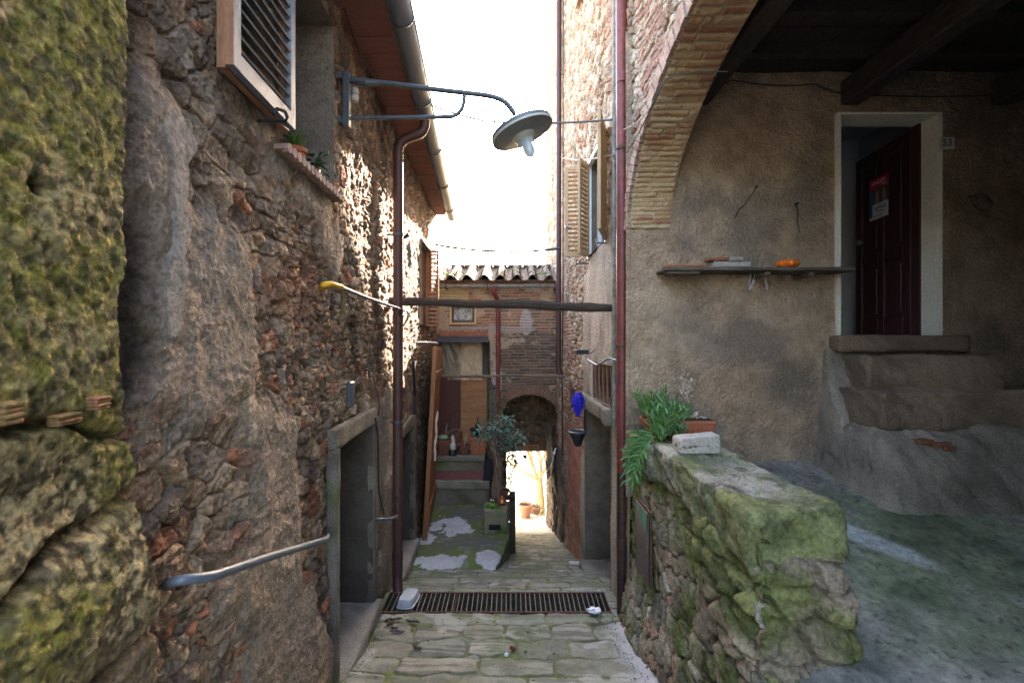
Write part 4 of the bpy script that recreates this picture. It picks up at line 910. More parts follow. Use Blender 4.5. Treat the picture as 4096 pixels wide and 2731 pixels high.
# far wall of passage with ragged opening
xs = np.linspace(acx-.75, acx+.85, 130); zs = np.linspace(-5.0, -1.0, 260); Xg, Zg = np.meshgrid(xs, zs, indexing='ij')
o0 = pf(1162,1035,PE); o1 = pf(1270,1035,PE); f1, f2, cid, cj = wor(Xg*7, Zg*9, 421); hb = .08*ss(.02,.25,f2-f1)*cid+.03*fb(Xg*9,Zg*9,3,9)
c = mx((.13,.10,.07), pal([(.16,.11,.075),(.22,.15,.10),(.12,.085,.06),(.20,.12,.075)], cid), ss(.02,.12,f2-f1))
xm = (Xg[:-1,:-1]+Xg[1:,1:])/2; zm = (Zg[:-1,:-1]+Zg[1:,1:])/2
keep = ~((xm > o0.x) & (xm < o1.x+.03*fb(xm*3,zm*3,3,2)) & (zm < o0.z+.06*fb(xm*5,zm*0,3,4)))
grid('passage_end', np.stack([Xg, PE-hb, Zg],-1), c, 'stone', BH, keep)
m = MB(); m.quad((o1.x,PE-.05,-5),(o1.x,PE+.45,-5),(o1.x,PE+.45,o0.z),(o1.x,PE-.05,o0.z)); m.quad((o0.x,PE-.05,o0.z),(o1.x,PE-.05,o0.z),(o1.x,PE+.45,o0.z),(o0.x,PE+.45,o0.z)); m.quad((o0.x,PE-.05,-5),(o0.x,PE+.45,-5),(o0.x,PE+.45,o0.z),(o0.x,PE-.05,o0.z))
m.quad((-6,PE+.46,-6),(o0.x,PE+.46,-6),(o0.x,PE+.46,1.8),(-6,PE+.46,1.8)); m.quad((o1.x,PE+.46,-6),(1.1,PE+.46,-6),(1.1,PE+.46,1.8),(o1.x,PE+.46,1.8)); m.quad((o0.x,PE+.46,o0.z),(o1.x,PE+.46,o0.z),(o1.x,PE+.46,1.8),(o0.x,PE+.46,1.8))
m.quad((-1.75,BW,-4.5),(-6,BW,-4.5),(-6,BW,1.3),(-1.75,BW,1.3))
m.build('garden_side_wall', mat('ochre_garden_wall', (.40,.29,.19), .95, bump=.6, var=.35, sc=6), BH, smooth=False)
# roof with curved tiles
ez, ry, rz = 1.30, 11.9, 1.80
rf = MB(); rf.add([(-2.2,BW-.22,ez-.01),(1.15,BW-.22,ez-.01),(1.15,ry,rz),(-2.2,ry,rz),(1.15,13.1,ez+.1),(-2.2,13.1,ez+.1)], [(0,1,2,3),(3,2,4,5)]); rfo = rf.build('roof', 'tile', BH, smooth=False)
sl = (rz-ez)/(ry-BW+.2); L = math.hypot(ry-BW+.2, rz-ez); ang = math.atan2(rz-ez, ry-BW+.2)
def half_tile(m, x, t0, r0, r1, flip=1, zo=0, Lt=.36, th=.016):
    y0 = BW-.24+t0*math.cos(ang); z0 = ez+t0*math.sin(ang)+zo; V = []; n = 8
    for (tt, ra) in ((0, r0), (Lt, r1)):
        for rr in (ra, ra-th):
            for k in range(n+1):
                q = math.pi*k/n; V.append((x+rr*math.cos(q), y0+tt*math.cos(ang)-math.sin(ang)*rr*math.sin(q)*flip, z0+tt*math.sin(ang)+math.cos(ang)*rr*math.sin(q)*flip))
    N = n+1; Fc = []
    for k in range(n):
        Fc += [(k,k+1,2*N+k+1,2*N+k), (N+k,3*N+k,3*N+k+1,N+k+1), (k,N+k,N+k+1,k+1)]
    m.add(V, Fc)
m = MB(); m3 = MB(); x = -2.0
while x < 1.05:
    for k in range(6):
        half_tile(m, x+random.uniform(-.012,.012), k*.25+random.uniform(-.02,.02), .084, .066, 1, .035+.006*random.random())
    if x > -1.95:
        for k in range(6): half_tile(m3, x-.175+random.uniform(-.008,.008), k*.25, .095, .11, -1, .075)
    x += .35
m.build('cover_tile', mat('lichen_roof_tile', (.15,.12,.10), .95, var=.5, sc=14, fine=45, bump=.5, col2=(.13,.12,.085)), rfo, auto=60); m3.build('pan_tile', 'tile', rfo)
m = MB(); x = -1.5
while x < .9:
    w_ = .32+.05*random.random(); m.box(x, x+w_, ry-.13, ry+.12, rz+.03, rz+.075+.01*random.random(), None, .008); x += w_+.01
m.box(-1.5, .92, ry-.06, ry+.1, rz-.06, rz+.03)
m.build('ridge_tile', 'tile', rfo, smooth=False)
m = MB()   # moss tufts on the tiles
for k in range(140):
    x = random.choice([-1.42,-1.25,-1.1,-.2,.05,.5,.72])+random.gauss(0,.06); t_ = random.uniform(0,.6)
    y = BW-.24+t_*math.cos(ang); z_ = ez+.08+t_*math.sin(ang)
    m.leaf((x,y,z_), (random.gauss(0,.6),random.gauss(-.3,.5),.9), .05, .03, .2, 2)
tag(m.build('roof_moss', mat('yellow_green_moss', (.22,.28,.04), .9, sc=30), rfo, smooth=False), None, None, None, 'stuff')
gz = (784-655)/F*(BW-.25); m = MB()
m.lathe([(.062,-1.70),(.062,1.06)], (0,BW-.27,gz), 14, Matrix.Rotation(R(90),4,'Y'), R(-90), R(90))
m.lathe([(.057,-1.70),(.057,1.06)], (0,BW-.27,gz), 14, Matrix.Rotation(R(90),4,'Y'), R(-90), R(90)); m.tube([(-1.7,BW-.335,gz),(1.06,BW-.335,gz)], .008, 6)
g2_ = m.build('gutter', 'oldzinc', BH)
for x in (pf(1028,0,BW).x, pf(1121,0,BW).x, pf(1272,0,BW).x): m = MB(); m.box(x-.014, x+.014, BW-.345, BW-.02, gz-.075, gz-.062); m.box(x-.014, x+.014, BW-.345, BW-.338, gz-.07, gz+.03); m.build('bracket', 'rustiron', g2_, smooth=False)
# framed blocked window
m = MB(); m.box(wq[0].x, wq[1].x, BW+.06, BW+.10, wq[0].z, wq[1].z); bw = m.build('window', mat('frosted_dirty_pane', (.42,.42,.40), .4, var=.5, sc=7, fine=20, col2=(.12,.12,.11)), BH, smooth=False)
m = MB(); a, b, cz, dz_ = wq[0].x, wq[1].x, wq[0].z, wq[1].z; t_ = .035
m.box(a-t_, a, BW-.05, BW+.06, cz-t_, dz_+t_); m.box(b, b+t_, BW-.05, BW+.06, cz-t_, dz_+t_); m.box(a, b, BW-.05, BW+.06, cz-t_, cz); m.box(a, b, BW-.05, BW+.06, dz_, dz_+t_)
m.build('frame', mat('pale_new_wood', (.62,.42,.22), .7, var=.1, sc=10), bw, smooth=False)
m = MB(); m.box(a, a+.05, BW+.02, BW+.059, cz, dz_); m.box(b-.05, b, BW+.02, BW+.059, cz, dz_); m.box(a+.05, b-.05, BW+.02, BW+.059, cz, cz+.06); m.build('inner_frame', 'wood_grey', bw, smooth=False)
# boarded doorway: sheet, boards, awning, post
RB = BW+.22
bd = MB(); bd.quad((dl_-.1,RB+.1,-3.2),(dr_+.1,RB+.1,-3.2),(dr_+.1,RB+.1,dzt+.1),(dl_-.1,RB+.1,dzt+.1)); bd.quad((dr_,BW-.02,-4.4),(dr_,RB+.1,-4.4),(dr_,RB+.1,dzt),(dr_,BW-.02,dzt)); bd.quad((dl_,BW-.02,dzt),(dr_,BW-.02,dzt),(dr_,RB+.1,dzt),(dl_,RB+.1,dzt))
bdo = bd.build('doorway', 'wood_grey', BH, smooth=False)
p0, p1 = pf(1062,868,RB), pf(1125,985,RB)
m = MB(); m.box(pf(1058,0,RB).x, pf(1119,0,RB).x, RB-.03, RB, pf(0,992,RB).z, pf(0,868,RB).z, None, .006)
m.box(pf(1062,0,RB).x, pf(1122,0,RB).x, RB-.02, RB+.01, pf(0,1045,RB).z, pf(0,993,RB).z); m.build('plywood_panel', 'plywood', bdo, smooth=False)
m = MB(); m.box(pf(1000,0,RB).x-.15, pf(1057,0,RB).x, RB-.05, RB-.01, pf(0,1045,RB).z, pf(0,867,RB).z, None, .006); m.build('brown_panel', 'panel_brown', bdo, smooth=False)
m = MB()
for k in range(7): x = pf(1000,0,RB).x-.1+k*.17; m.box(x, x+.16, RB+.02, RB+.05, pf(0,1000,RB).z, dzt); 
m.build('boards', 'wood_grey', bdo, smooth=False)
xs = np.linspace(pf(1000,0,RB).x-.1, pf(1108,0,RB).x, 90); zs = np.linspace(pf(0,872,RB).z, dzt-.02, 90); Xg, Zg = np.meshgrid(xs, zs, indexing='ij')
fold = rg(Xg*2.6+Zg*.8, Zg*.9-Xg*.8, 3, 431)
c = mx((.55,.38,.22), (.24,.165,.10), ss(.3,-.5,Xg+.9+.2*fb(Xg*3,Zg*3,3,1))*.0+np.clip(.5-fold*.7,0,1)); c = mx(c, (.10,.075,.055), ss(-1.05,-1.25,Xg)*.7)
grid('plastic_sheet', np.stack([Xg, RB-.03-.05*fold, Zg],-1), c, 'plaster', bdo)
bpy.data.objects['plastic_sheet'].data.materials[0] = mat('crinkled_plastic_sheet', attr=True, rough=.35, var=.2, sc=8, fine=20, bump=.3, spec=.5)
m = MB(); q0, q1 = pf(998,775,BW-.1), pf(1122,775,BW-.1)
m.add([(q0.x,BW,q0.z+.03),(q1.x,BW,q1.z+.03),(q1.x,BW-.32,q1.z-.10),(q0.x,BW-.32,q0.z-.10),(q0.x,BW,q0.z+.045),(q1.x,BW,q1.z+.045),(q1.x,BW-.32,q1.z-.085),(q0.x,BW-.32,q0.z-.085)], [(0,3,2,1),(4,5,6,7),(3,7,6,2),(1,2,6,5),(0,4,7,3)])
aw = tag(m.build('awning', 'greymetal', smooth=False), 'small dark grey metal canopy over the boarded doorway', 'awning')
m = MB(); m.tube([(q1.x-.02,BW-.02,q1.z-.42),(q1.x-.02,BW-.27,q1.z-.10)], .014, 6); m.tube([(q1.x-.02,BW-.02,q1.z-.42),(q1.x-.02,BW-.02,q1.z)], .014, 6); m.build('strut', 'wood_dark', aw)
# stair up to boarded door
SS = thing('stone_stair', 'short mossy stone stair with a red tread under the boarded doorway', 'steps')
s1z, s2z = -2.68, -2.35; sx1 = pf(1122,0,9.3).x
mc = solid_col((.20,.17,.12), .5, .25, 51, (.11,.10,.065))
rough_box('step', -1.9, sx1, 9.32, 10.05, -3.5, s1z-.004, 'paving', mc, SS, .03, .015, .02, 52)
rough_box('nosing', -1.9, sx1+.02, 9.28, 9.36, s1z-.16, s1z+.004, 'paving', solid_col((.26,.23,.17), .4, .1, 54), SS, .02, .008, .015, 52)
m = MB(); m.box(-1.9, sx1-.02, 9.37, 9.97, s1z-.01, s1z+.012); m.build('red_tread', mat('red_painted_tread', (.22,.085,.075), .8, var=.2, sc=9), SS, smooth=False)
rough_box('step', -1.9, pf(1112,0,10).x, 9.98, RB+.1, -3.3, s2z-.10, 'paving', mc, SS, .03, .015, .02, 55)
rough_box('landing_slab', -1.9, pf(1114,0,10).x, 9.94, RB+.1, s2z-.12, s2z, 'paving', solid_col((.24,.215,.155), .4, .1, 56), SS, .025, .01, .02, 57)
p = pf(1132,0,9.9); 
MB().box(p.x-.075, p.x+.075, 9.9, 10.05, -3.2, pf(0,885,9.9).z, None, .01).build('tmp','wood_grey')
po = bpy.data.objects['tmp']; po.name = 'wooden_post'; tag(po, 'grey weathered wooden post beside the boarded doorway', 'post')
m = MB(); m.box(-.012,.012,-.01,.01,-.42,0,Matrix.Translation((p.x-.10,9.88,pf(0,880,9.9).z+.35)) @ Matrix.Rotation(R(-12),4,'Y')); m.tube([(p.x-.12,9.88,pf(0,893,9.9).z),(p.x+.1,9.88,pf(0,890,9.9).z)], .012, 6); m.build('strap','blackiron',po)
num('house_number', '51', pf(1143.5, 862, BW-.06), .155, .115, 'small white plate numbered 51 beside the red downpipe of the brick house', .10)

# ------------------------------------------------------------ pipes
def rounded(pts, r=.1, n=6):
    pts = [Vector(p) for p in pts]; out = [pts[0]]
    for i in range(1, len(pts)-1):
        a = (pts[i-1]-pts[i]); b = (pts[i+1]-pts[i]); rr = min(r, a.length*.49, b.length*.49); A = pts[i]+a.normalized()*rr; B = pts[i]+b.normalized()*rr
        for k in range(n+1): t_ = k/n; out.append(A*(1-t_)**2+pts[i]*2*t_*(1-t_)+B*t_*t_)
    out.append(pts[-1]); return out
def downpipe(label, pts, r, mm, clamps, mclamp='greymetal', low=None, joints=(), rb=.12):
    t = thing('downpipe', label, 'downpipe'); MB().tube(rounded(pts, rb), r, 18).build('pipe', mm, t)
    if low:
        MB().tube(low, r*1.03, 18).build('lower_pipe', 'rustpipe', t)
    for (x, y, z, wx) in clamps:
        m = MB(); m.lathe([(r*1.14,-.014),(r*1.14,.014)], (x,y,z), 18); m.lathe([(r*1.0,.014),(r*1.14,.014)], (x,y,z), 18); m.lathe([(r*1.0,-.014),(r*1.14,-.014)], (x,y,z), 18); m.box(min(x,wx), max(x,wx), y-.008, y+.008, z-.008, z+.008); m.build('clamp', mclamp, t)
    for (x, y, z) in joints: MB().lathe([(r*1.01,-.05),(r*1.09,-.045),(r*1.09,.045),(r*1.01,.05)], (x,y,z), 18).build('collar', 'rustpipe' if low and z < -1.3 else mm, t)
    return t
# left, dark brown
xa, ya = XL(5.45)+.13, 5.45
downpipe('dark brown downpipe on the left wall, fed by a bent arm from the roof gutter', [(gx(5.45),5.45,2.56),(gx(5.45),5.45,2.36),(xa,5.45,2.26),(xa,5.42,-2.66),(xa+.02,5.34,-2.80)], .055, 'brownpipe', [(xa,5.44,1.2,XL(5.4)),(xa,5.43,-.9,XL(5.4))], joints=[(xa,5.43,.25),(xa,5.42,-1.75),(xa,5.42,-2.4)], rb=.13)
# right, red painted
q = pf(1430, 0, 4.80); xb = q.x
downpipe('thick red downpipe at the corner of the porch, rusty black near the ground', [(xb-.01,4.84,8.8),(xb,4.82,-1.36)], .055, 'redpipe', [(xb,4.82,1.92,XR(4.9)),(xb,4.82,-.05,XR(4.9))], 'rustiron', [(xb,4.82,-1.30),(xb,4.82,-1.75),(xb,4.80,-2.70)], joints=[(xb,4.82,2.62),(xb,4.81,-1.72),(xb,4.81,-2.0)])
q = pf(1290, 0, 9.6); xc = XR(9.6)-.09
downpipe('slender brown downpipe on the far part of the right wall', [(xc+.01,9.5,9.3),(xc,9.6,-.55),(xc+.05,9.55,-.72)], .052, 'brownpipe', [(xc,9.6,2.75,XR(9.6)),(xc,9.6,5.3,XR(9.6))], joints=[(xc,9.6,1.3),(xc,9.6,4.2),(xc,9.6,.3)])
xd = pf(1144,0,BW-.1).x
downpipe('red downpipe running down the middle of the brick house front', [(xd-.08,BW-.27,gz-.05),(xd-.08,BW-.27,gz-.16),(xd,BW-.10,gz-.30),(xd,BW-.10,-3.1)], .048, 'redpipe', [(xd,BW-.1,.3,xd+.02)], joints=[(xd,BW-.1,-.1)], rb=.07)
# grey conduit beside the red pipe, cables
m = MB(); x_ = XR(5.15)-.06; m.tube([(x_,5.15,8.5),(x_,5.13,-.9)], .021, 8); tag(m.build('conduit', 'oldzinc'), 'thin light grey conduit running beside the thick red downpipe', 'conduit')
m = MB(); x_ = XR(9.3)-.04; m.tube([(x_,9.3,9),(x_,9.3,1),(x_-.01,9.35,-.75),(x_,9.4,-2.2)], .012, 6); tag(m.build('cable', 'cabledark'), 'thin black cable running down beside the slender brown downpipe', 'cable')
def cable(label, pts, r=.006, mm='cablegrey', sag=0, n=14):
    out = []
    for i in range(len(pts)-1):
        a, b = Vector(pts[i]), Vector(pts[i+1])
        for k in range(n): t_ = k/n; out.append(a.lerp(b, t_)+Vector((0,0,-sag*4*t_*(1-t_))))
    out.append(Vector(pts[-1])); return tag(MB().tube(out, r, 5).build('cable', mm), label, 'cable')
cable('long cable crossing the alley behind the street lamp', [pl(860,185,.06), pl(915,210,.12), pf(1110,278,5.2), pr(1408,275,.10)], .011, 'cablegrey', .03)
cable('sagging dark cable crossing the sky gap above the tile roof', [pl(1000,562,.05), pf(1150,577,9.8), pr(1287,570,.12)], .024, 'cabledark', .03)
cable('thin wire running across the right wall below the lamp to the red pipe', [pr(1252,352,.06), pr(1330,368,.06), pr(1424,350,.08)], .009, 'cablegrey', .02)
cable('looping wire from the red pipe up to the brick arch', [pr(1440,352,.08), pr(1470,300,.08), pr(1530,180,.06), Vector((XR(3.6)+.2,3.62,2.02)), Vector((XR(3.6)+.42,3.62,2.02))], .005, 'cablegrey', .0)
cable('second looping wire between the red pipe and the arch face', [pr(1432,298,.08), pr(1490,255,.10), pr(1520,185,.06)], .005, 'cablegrey', .02)
cable('old wire sagging across the top of the porch wall', [(1.75,PW-.03,2.40), (2.1,PW-.045,2.5), (2.9,PW-.045,2.46), (3.3,PW-.05,2.36), (5.0,PW-.04,2.38)], .006, 'cabledark', .03)
cable('thin wires hanging down the left wall behind the lamp bracket', [pl(790,20,.06), pl(828,130,.05), pl(862,182,.07), pl(888,250,.06)], .007, 'cabledark', .0)
cable('black wire crossing the left wall below the lamp arm', [pl(888,262,.08), pl(915,430,.07), pl(938,510,.07)], .006, 'cablegrey', .0)

# ------------------------------------------------------------ street lamp
LMP = thing('street_lamp', 'grey wall-mounted street lamp with a tilted disc shade and clear glass over the alley', 'street lamp')
b0_ = pl(795, 228, .06); Yl = b0_.y
m = MB(); m.box(b0_.x-.02, b0_.x+.03, Yl-.025, Yl+.025, b0_.z-.22, b0_.z+.21, None, .005); m.box(b0_.x-.05, b0_.x-.02, Yl-.05, Yl+.05, b0_.z-.2, b0_.z-.15); m.box(b0_.x-.05, b0_.x-.02, Yl-.05, Yl+.05, b0_.z+.14, b0_.z+.19); m.build('wall_bracket', 'greymetal', LMP, smooth=False)
P_ = lambda x, y: pf(x, y, Yl)
m = MB(); m.tube(rounded([P_(806,184), P_(880,190), P_(1000,206), P_(1125,220), P_(1160,232), P_(1182,262)], .12), .020, 14); m.tube([P_(806,184), P_(842,190)], [.026,.034], 12); m.tube([P_(842,190), P_(875,190)], [.03,.017], 12)
m.tube(rounded([P_(800,272), P_(1010,269), P_(1045,268), P_(1063,250), P_(1068,214)], .10), .0155, 12); m.tube([P_(1180,258), P_(1186,276)], .009, 8); m.build('arm', 'greymetal', LMP)
cN = P_(1197, 298); Tm = Matrix.Rotation(R(-21), 4, 'Y') @ Matrix.Rotation(R(-1),4,'X')
m = MB(); m.lathe([(.001,.075),(.02,.075),(.03,.05),(.10,.045),(.20,.030),(.243,.012),(.247,-.012),(.243,-.014)], cN, 48, Tm); m.build('shade', 'lampgrey', LMP)
m = MB(); m.lathe([(.243,-.014),(.248,-.016),(.248,-.034),(.243,-.036)], cN, 48, Tm); m.build('shade_rim', 'lampcream', LMP)
m = MB(); m.lathe([(.243,-.034),(.235,-.036),(.12,-.045),(.09,-.055)], cN, 48, Tm); m.build('reflector', mat('lamp_reflector_enamel', (.20,.22,.22), .4, var=.08, bump=0), LMP)
m = MB(); m.lathe([(.10,-.046),(.088,-.062),(.075,-.085),(.060,-.095),(.058,-.06)], cN, 32, Tm); m.build('lamp_collar', 'lampcream', LMP)
m = MB(); m.lathe([(.062,-.085),(.068,-.11),(.067,-.19),(.058,-.235),(.038,-.26),(.001,-.272)], cN, 28, Tm); m.build('lamp_glass', 'glass', LMP)
m = MB(); m.lathe([(.02,-.06),(.022,-.10),(.04,-.14),(.043,-.17),(.035,-.20),(.018,-.222),(.001,-.225)], cN, 18, Tm); m.build('bulb', 'white', LMP)
m = MB(); q = pl(815,222,.09); m.lathe([(.001,.06),(.028,.06),(.032,.02),(.022,.01),(.032,0),(.028,-.04),(.001,-.045)], q, 16); tag(m.build('insulator', 'lampcream'), 'cream ceramic insulator on the wall under the lamp arm', 'insulator')

# ------------------------------------------------------------ beams across the alley
def beam(label, a, b, h_, w_, mm, s_):
    a = Vector(a); b = Vector(b); n = 70; V = []; k_ = 8
    for i in range(n+1):
        t_ = i/n; c_ = a.lerp(b, t_); hh_ = h_*(1+.16*float(vn(t_*9, 0, s_))+.05*float(vn(t_*31,0,s_+1))); off = .012*float(vn(t_*5, 3, s_+2))
        for k in range(k_):
            q = 2*math.pi*(k+.5)/k_; rr = 1+.06*float(vn(t_*30, k*3.1, s_+3)); V.append((c_.x, c_.y+w_*.54*math.cos(q)*rr, c_.z+off+hh_*.54*math.sin(q)*rr))
    Fc = [(i*k_+k, i*k_+(k+1) % k_, (i+1)*k_+(k+1) % k_, (i+1)*k_+k) for i in range(n) for k in range(k_)]+[tuple(range(k_)), tuple(n*k_+k for k in range(k_))]
    o = MB().add(V, Fc).build('wooden_beam', mm, auto=30); return tag(o, label, 'beam')
beam('dark rough wooden beam wedged across the alley at the height of the left pipe', (XL(5.6)-.02,5.6,.47), (XR(5.42)+.0,5.42,.385), .09, .09, 'wood_dark', 501)
mg_ = mat('pale_weathered_pole', (.22,.16,.11), .9, var=.4, sc=5, fine=18, bump=.6, stretch=(1,12,12), col2=(.07,.05,.04))
beam('thin pale wooden pole spanning the alley in front of number 51', (XL(9.3)+.05,9.3,-.66), (XR(9.25)-.02,9.25,-.66), .052, .05, mg_, 511)

# ------------------------------------------------------------ left wall fittings
HR = thing('handrail', 'bent blue-grey steel handrail on the near left wall beside the first doorway', 'handrail')
a = pl(398,1333,.10); b = pl(480,1325,.17); c_ = pl(620,1278,.15); d_ = pl(750,1238,.12)
MB().tube(rounded([pl(385,1345,.0), a, b, c_, d_, pl(752,1228,-.02)], .06), .0185, 14).build('rail', 'railblue', HR); 
MB().lathe([(.02,0),(.03,.01),(.028,.03)], pl(395,1336,.06), 12, Matrix.Rotation(R(90),4,'Y')).build('rusty_end', 'rustiron', HR)
HR2 = thing('handrail', 'short grey steel grab rail beside the left downpipe', 'handrail')
MB().tube(rounded([pl(862,1190,.0), pl(866,1192,.10), pl(895,1191,.19), pl(912,1185,.19), pl(918,1184,.02)], .05), .013, 10).build('rail', 'railblue', HR2)
GP = thing('gas_pipe', 'horizontal grey steel pipe with a yellow elbow end on the left wall', 'pipe')
MB().tube([pl(778,657,.12), pl(850,686,.13), pl(905,705,.19), pl(938,716,.16)], .013, 10).build('pipe', 'railblue', GP)
MB().tube(rounded([pl(738,663,.02), pl(743,653,.09), pl(762,652,.12), pl(785,659,.125)], .04), .019, 12).build('elbow', 'yellow', GP)
m = MB(); hp_ = rounded([pl(784,660,.11), pl(790,690,.09), pl(788,715,.07), pl(765,735,.02)], .12, 10); n_ = []
for i in range(len(hp_)-1):
    for k in range(5): n_.append(hp_[i].lerp(hp_[i+1], k/5))
m.tube(n_, [.013+.003*(i % 2) for i in range(len(n_))], 10); m.build('ribbed_hose', 'hose', GP)
MB().tube(rounded([pl(936,714,.15), pl(938,730,.12), pl(926,748,.05), pl(912,758,.01)], .1), .012, 8).build('hose_tail', 'hose', GP)
m = MB(); q = pl(848,852,.10); m.tube([q+Vector((.018*math.cos(i*.9), .018*math.sin(i*.9), .075-i*.0035)) for i in range(44)], .004, 5); tag(m.build('coil_spring', 'blackplastic'), 'small black and white ribbed coil hanging on the left wall', 'coil')
m = MB(); q = pl(805,905,.09); m.box(q.x-.02,q.x+.02,q.y-.05,q.y+.05,q.z-.10,q.z+.10,None,.01); tag(m.build('meter_box','greymetal',smooth=False), 'small dark flat box fixed low on the left wall above the first doorway', 'box')
m = MB(); q = pl(949,880,.06)
V = [(q.x, q.y+s_*(.10-.02*i), q.z+.32-.075*i-.012*i*i*.4) for i in range(8) for s_ in (-1,1)]; V2 = [(x+.04,y,z) for x,y,z in V]
m.add(V+V2, [(2*i,2*i+1,2*i+3,2*i+2) for i in range(7)]+[(16+2*i,16+2*i+2,16+2*i+3,16+2*i+1) for i in range(7)]+[(2*i,2*i+2,16+2*i+2,16+2*i) for i in range(7)]+[(2*i+1,16+2*i+1,16+2*i+3,2*i+3) for i in range(7)])
tag(m.build('hanging_strap','blackiron'), 'long dark curved leather-like strap hanging on the far left wall', 'strap')
m = MB(); q = pf(1005,788,8.5); m.tube([(XL(7.6)-.02,7.6,-.02),(XL(7.6)+.12,7.7,-.02),(q.x,8.5,q.z)], .018, 8); tag(m.build('bar', 'steel'), 'short pale steel bar sticking out above the open orange door', 'bar')
m = MB(); q = pl(925,548,.05); m.box(-.02,.10,-.02,.02,-.02,.02,Matrix.Translation(q) @ Matrix.Rotation(R(-35),4,'Y')); m.box(.0,.03,-.05,.05,-.12,.06,Matrix.Translation(q)); tag(m.build('floodlight','blackiron',smooth=False), 'small dark bracket on the left wall behind the downpipe', 'bracket')
m = MB(); m.tube([pl(862,960,.06),pl(868,1000,.05),pl(870,1130,.05),pl(882,1180,.05)], .008, 6); tag(m.build('cable','cabledark'), 'dark cable running down between the first doorway and the left downpipe', 'cable')
RS = thing('iron_hook', 'small rusty iron hook on the wall beside the left downpipe', 'hook'); MB().tube([pl(858,868,.02),pl(866,900,.09),pl(872,930,.09),pl(868,955,.07)], .007, 6).build('hook','rustiron',RS)
# pots on the window sill
def pot_prof(r, h_, lip=.25): return [(.001,0),(r*.68,0),(r*.92,h_*(1-lip)),(r*1.08,h_*(1-lip)),(r*1.1,h_),(r*.97,h_),(r*.9,h_*.85),(.001,h_*.85)]
def pot(name, p, r, h_, mm, label, cat='flower pot', soil=True, mtx=None, group=None, n=28):
    t = thing(name, label, cat, p, group); MB().lathe(pot_prof(r, h_), (0,0,0), n, mtx).build('pot', mm, t)
    if soil: MB().lathe([(.001,h_*.87),(r*.93,h_*.87)], (0,0,0), 20, mtx).build('soil', 'soil', t)
    return t
p = pl(688, 378, .0); p = Vector((XL(2.98)+.0, 2.98, 1.078)); t = pot('potted_plant', p, .055, .11, 'terracotta', 'terracotta pot of strappy green leaves on the upper left window sill', 'potted plant')
m = MB(); rnd = random.Random(3)
for k in range(16): a = rnd.uniform(0,6.28); m.leaf((0,0,.10), (math.cos(a)*.8, math.sin(a)*.9, rnd.uniform(.3,1.4)), rnd.uniform(.10,.19), rnd.uniform(.022,.04), .35, 5)
m.build('foliage', 'leaf', t)
p = Vector((XL(3.22)+.01, 3.24, 1.078)); t = pot('potted_plant', p, .034, .075, 'red_paint', 'small glossy dark red pot with trailing leaves, right of the terracotta pot on the sill', 'potted plant')
m = MB()
for k in range(46): a = rnd.uniform(0,6.28); e_ = rnd.uniform(-.5,1.2); rr = rnd.uniform(0,.07); m.leaf((math.cos(a)*rr, math.sin(a)*rr*1.3, .085+rnd.uniform(-.06,.07)), (math.cos(a), math.sin(a), e_), rnd.uniform(.04,.08), .032, .4, 3)
m.build('foliage', 'leaf_dark', t)

# ------------------------------------------------------------ right wall fittings
SB = thing('scroll_bracket', 'pale curling iron bracket on the right wall above the grille window', 'bracket')
MB().tube(rounded([pr(1418,828,.08), pr(1398,822,.12), pr(1385,832,.16), pr(1370,838,.18), pr(1350,826,.16), pr(1345,815,.10)], .06), .010, 8).build('scroll', 'zinc', SB)
SB = thing('lamp_bracket', 'dark iron holder with a flat black box on the right wall above the scroll bracket', 'bracket')
q = pr(1340,808,.16); m = MB(); m.box(q.x-.10,q.x+.06,q.y-.10,q.y+.10,q.z-.03,q.z+.03,None,.006); m.build('box','blackiron',SB,smooth=False)
MB().tube([q+Vector((-.16,0,.08)),q+Vector((-.16,0,-.02)),q+Vector((.10,0,-.02)),q+Vector((.14,-.02,.03)),q+Vector((.3,0,.0))],.008,6).build('rod','rustiron',SB)
BN = thing('net_bundle', 'bright ultramarine blue netting bundle hung on the right wall', 'netting')
q = pr(1328,926,.14); m = MB(); rb_ = random.Random(5)
for k in range(90):
    p = Vector(q); pts = []; a = rb_.uniform(0,6.28)
    for i in range(7):
        an = a+i*rb_.uniform(.5,1.1); rr = rb_.uniform(.2,1)*.13*(.45,.85,1,.9,.7,.4,.15)[i]; pts.append(q+Vector((math.cos(an)*rr, math.sin(an)*rr*.9, .13-.05*i+rb_.uniform(-.03,.03))))
    m.tube(pts, .0032, 3, False)
m.build('netting', 'blue', BN)
m = MB(); m.sphere(q+Vector((0,0,-.0)), .045, 10, sz=1.9); m.build('core', 'blue', BN)
WB = thing('wall_planter', 'black half-round planter basket on the right wall under the blue netting', 'planter')
q = pr(1326,992,.17); m = MB(); m.lathe([(.03,-.20),(.06,-.17),(.085,-.10),(.12,-.02),(.12,0),(.105,0),(.105,-.03)], q, 22); m.build('bowl','blackplastic',WB)
m = MB(); m.tube([q+Vector((.128*math.cos(i*.2618),.128*math.sin(i*.2618),.006)) for i in range(25)], [.014+.004*(i % 2) for i in range(25)], 8); m.build('braided_rim','greymetal',WB)
m = MB(); m.lathe([(.001,-.02),(.105,-.02)], q, 20); m.build('soil','dry',WB); MB().tube([q+Vector((.12,0,0)),q+Vector((.10,0,.10)),q+Vector((.11,0,.32))], [.02,.016,.014], 8).build('back_bracket','blackplastic',WB)
m = MB(); q = pr(1312,905,.06); m.box(-.01,.01,-.09,.09,-.20,.20,Matrix.Translation(q) @ Matrix.Rotation(R(-24),4,'X')); tag(m.build('hinge_strap','rustiron',smooth=False), 'rusty iron strap plate slanting on the wall left of the blue netting', 'iron strap')
UP = thing('meter_cover', 'brown metal meter-cupboard door with a green-stained corner, right of the red downpipe foot', 'meter cover')
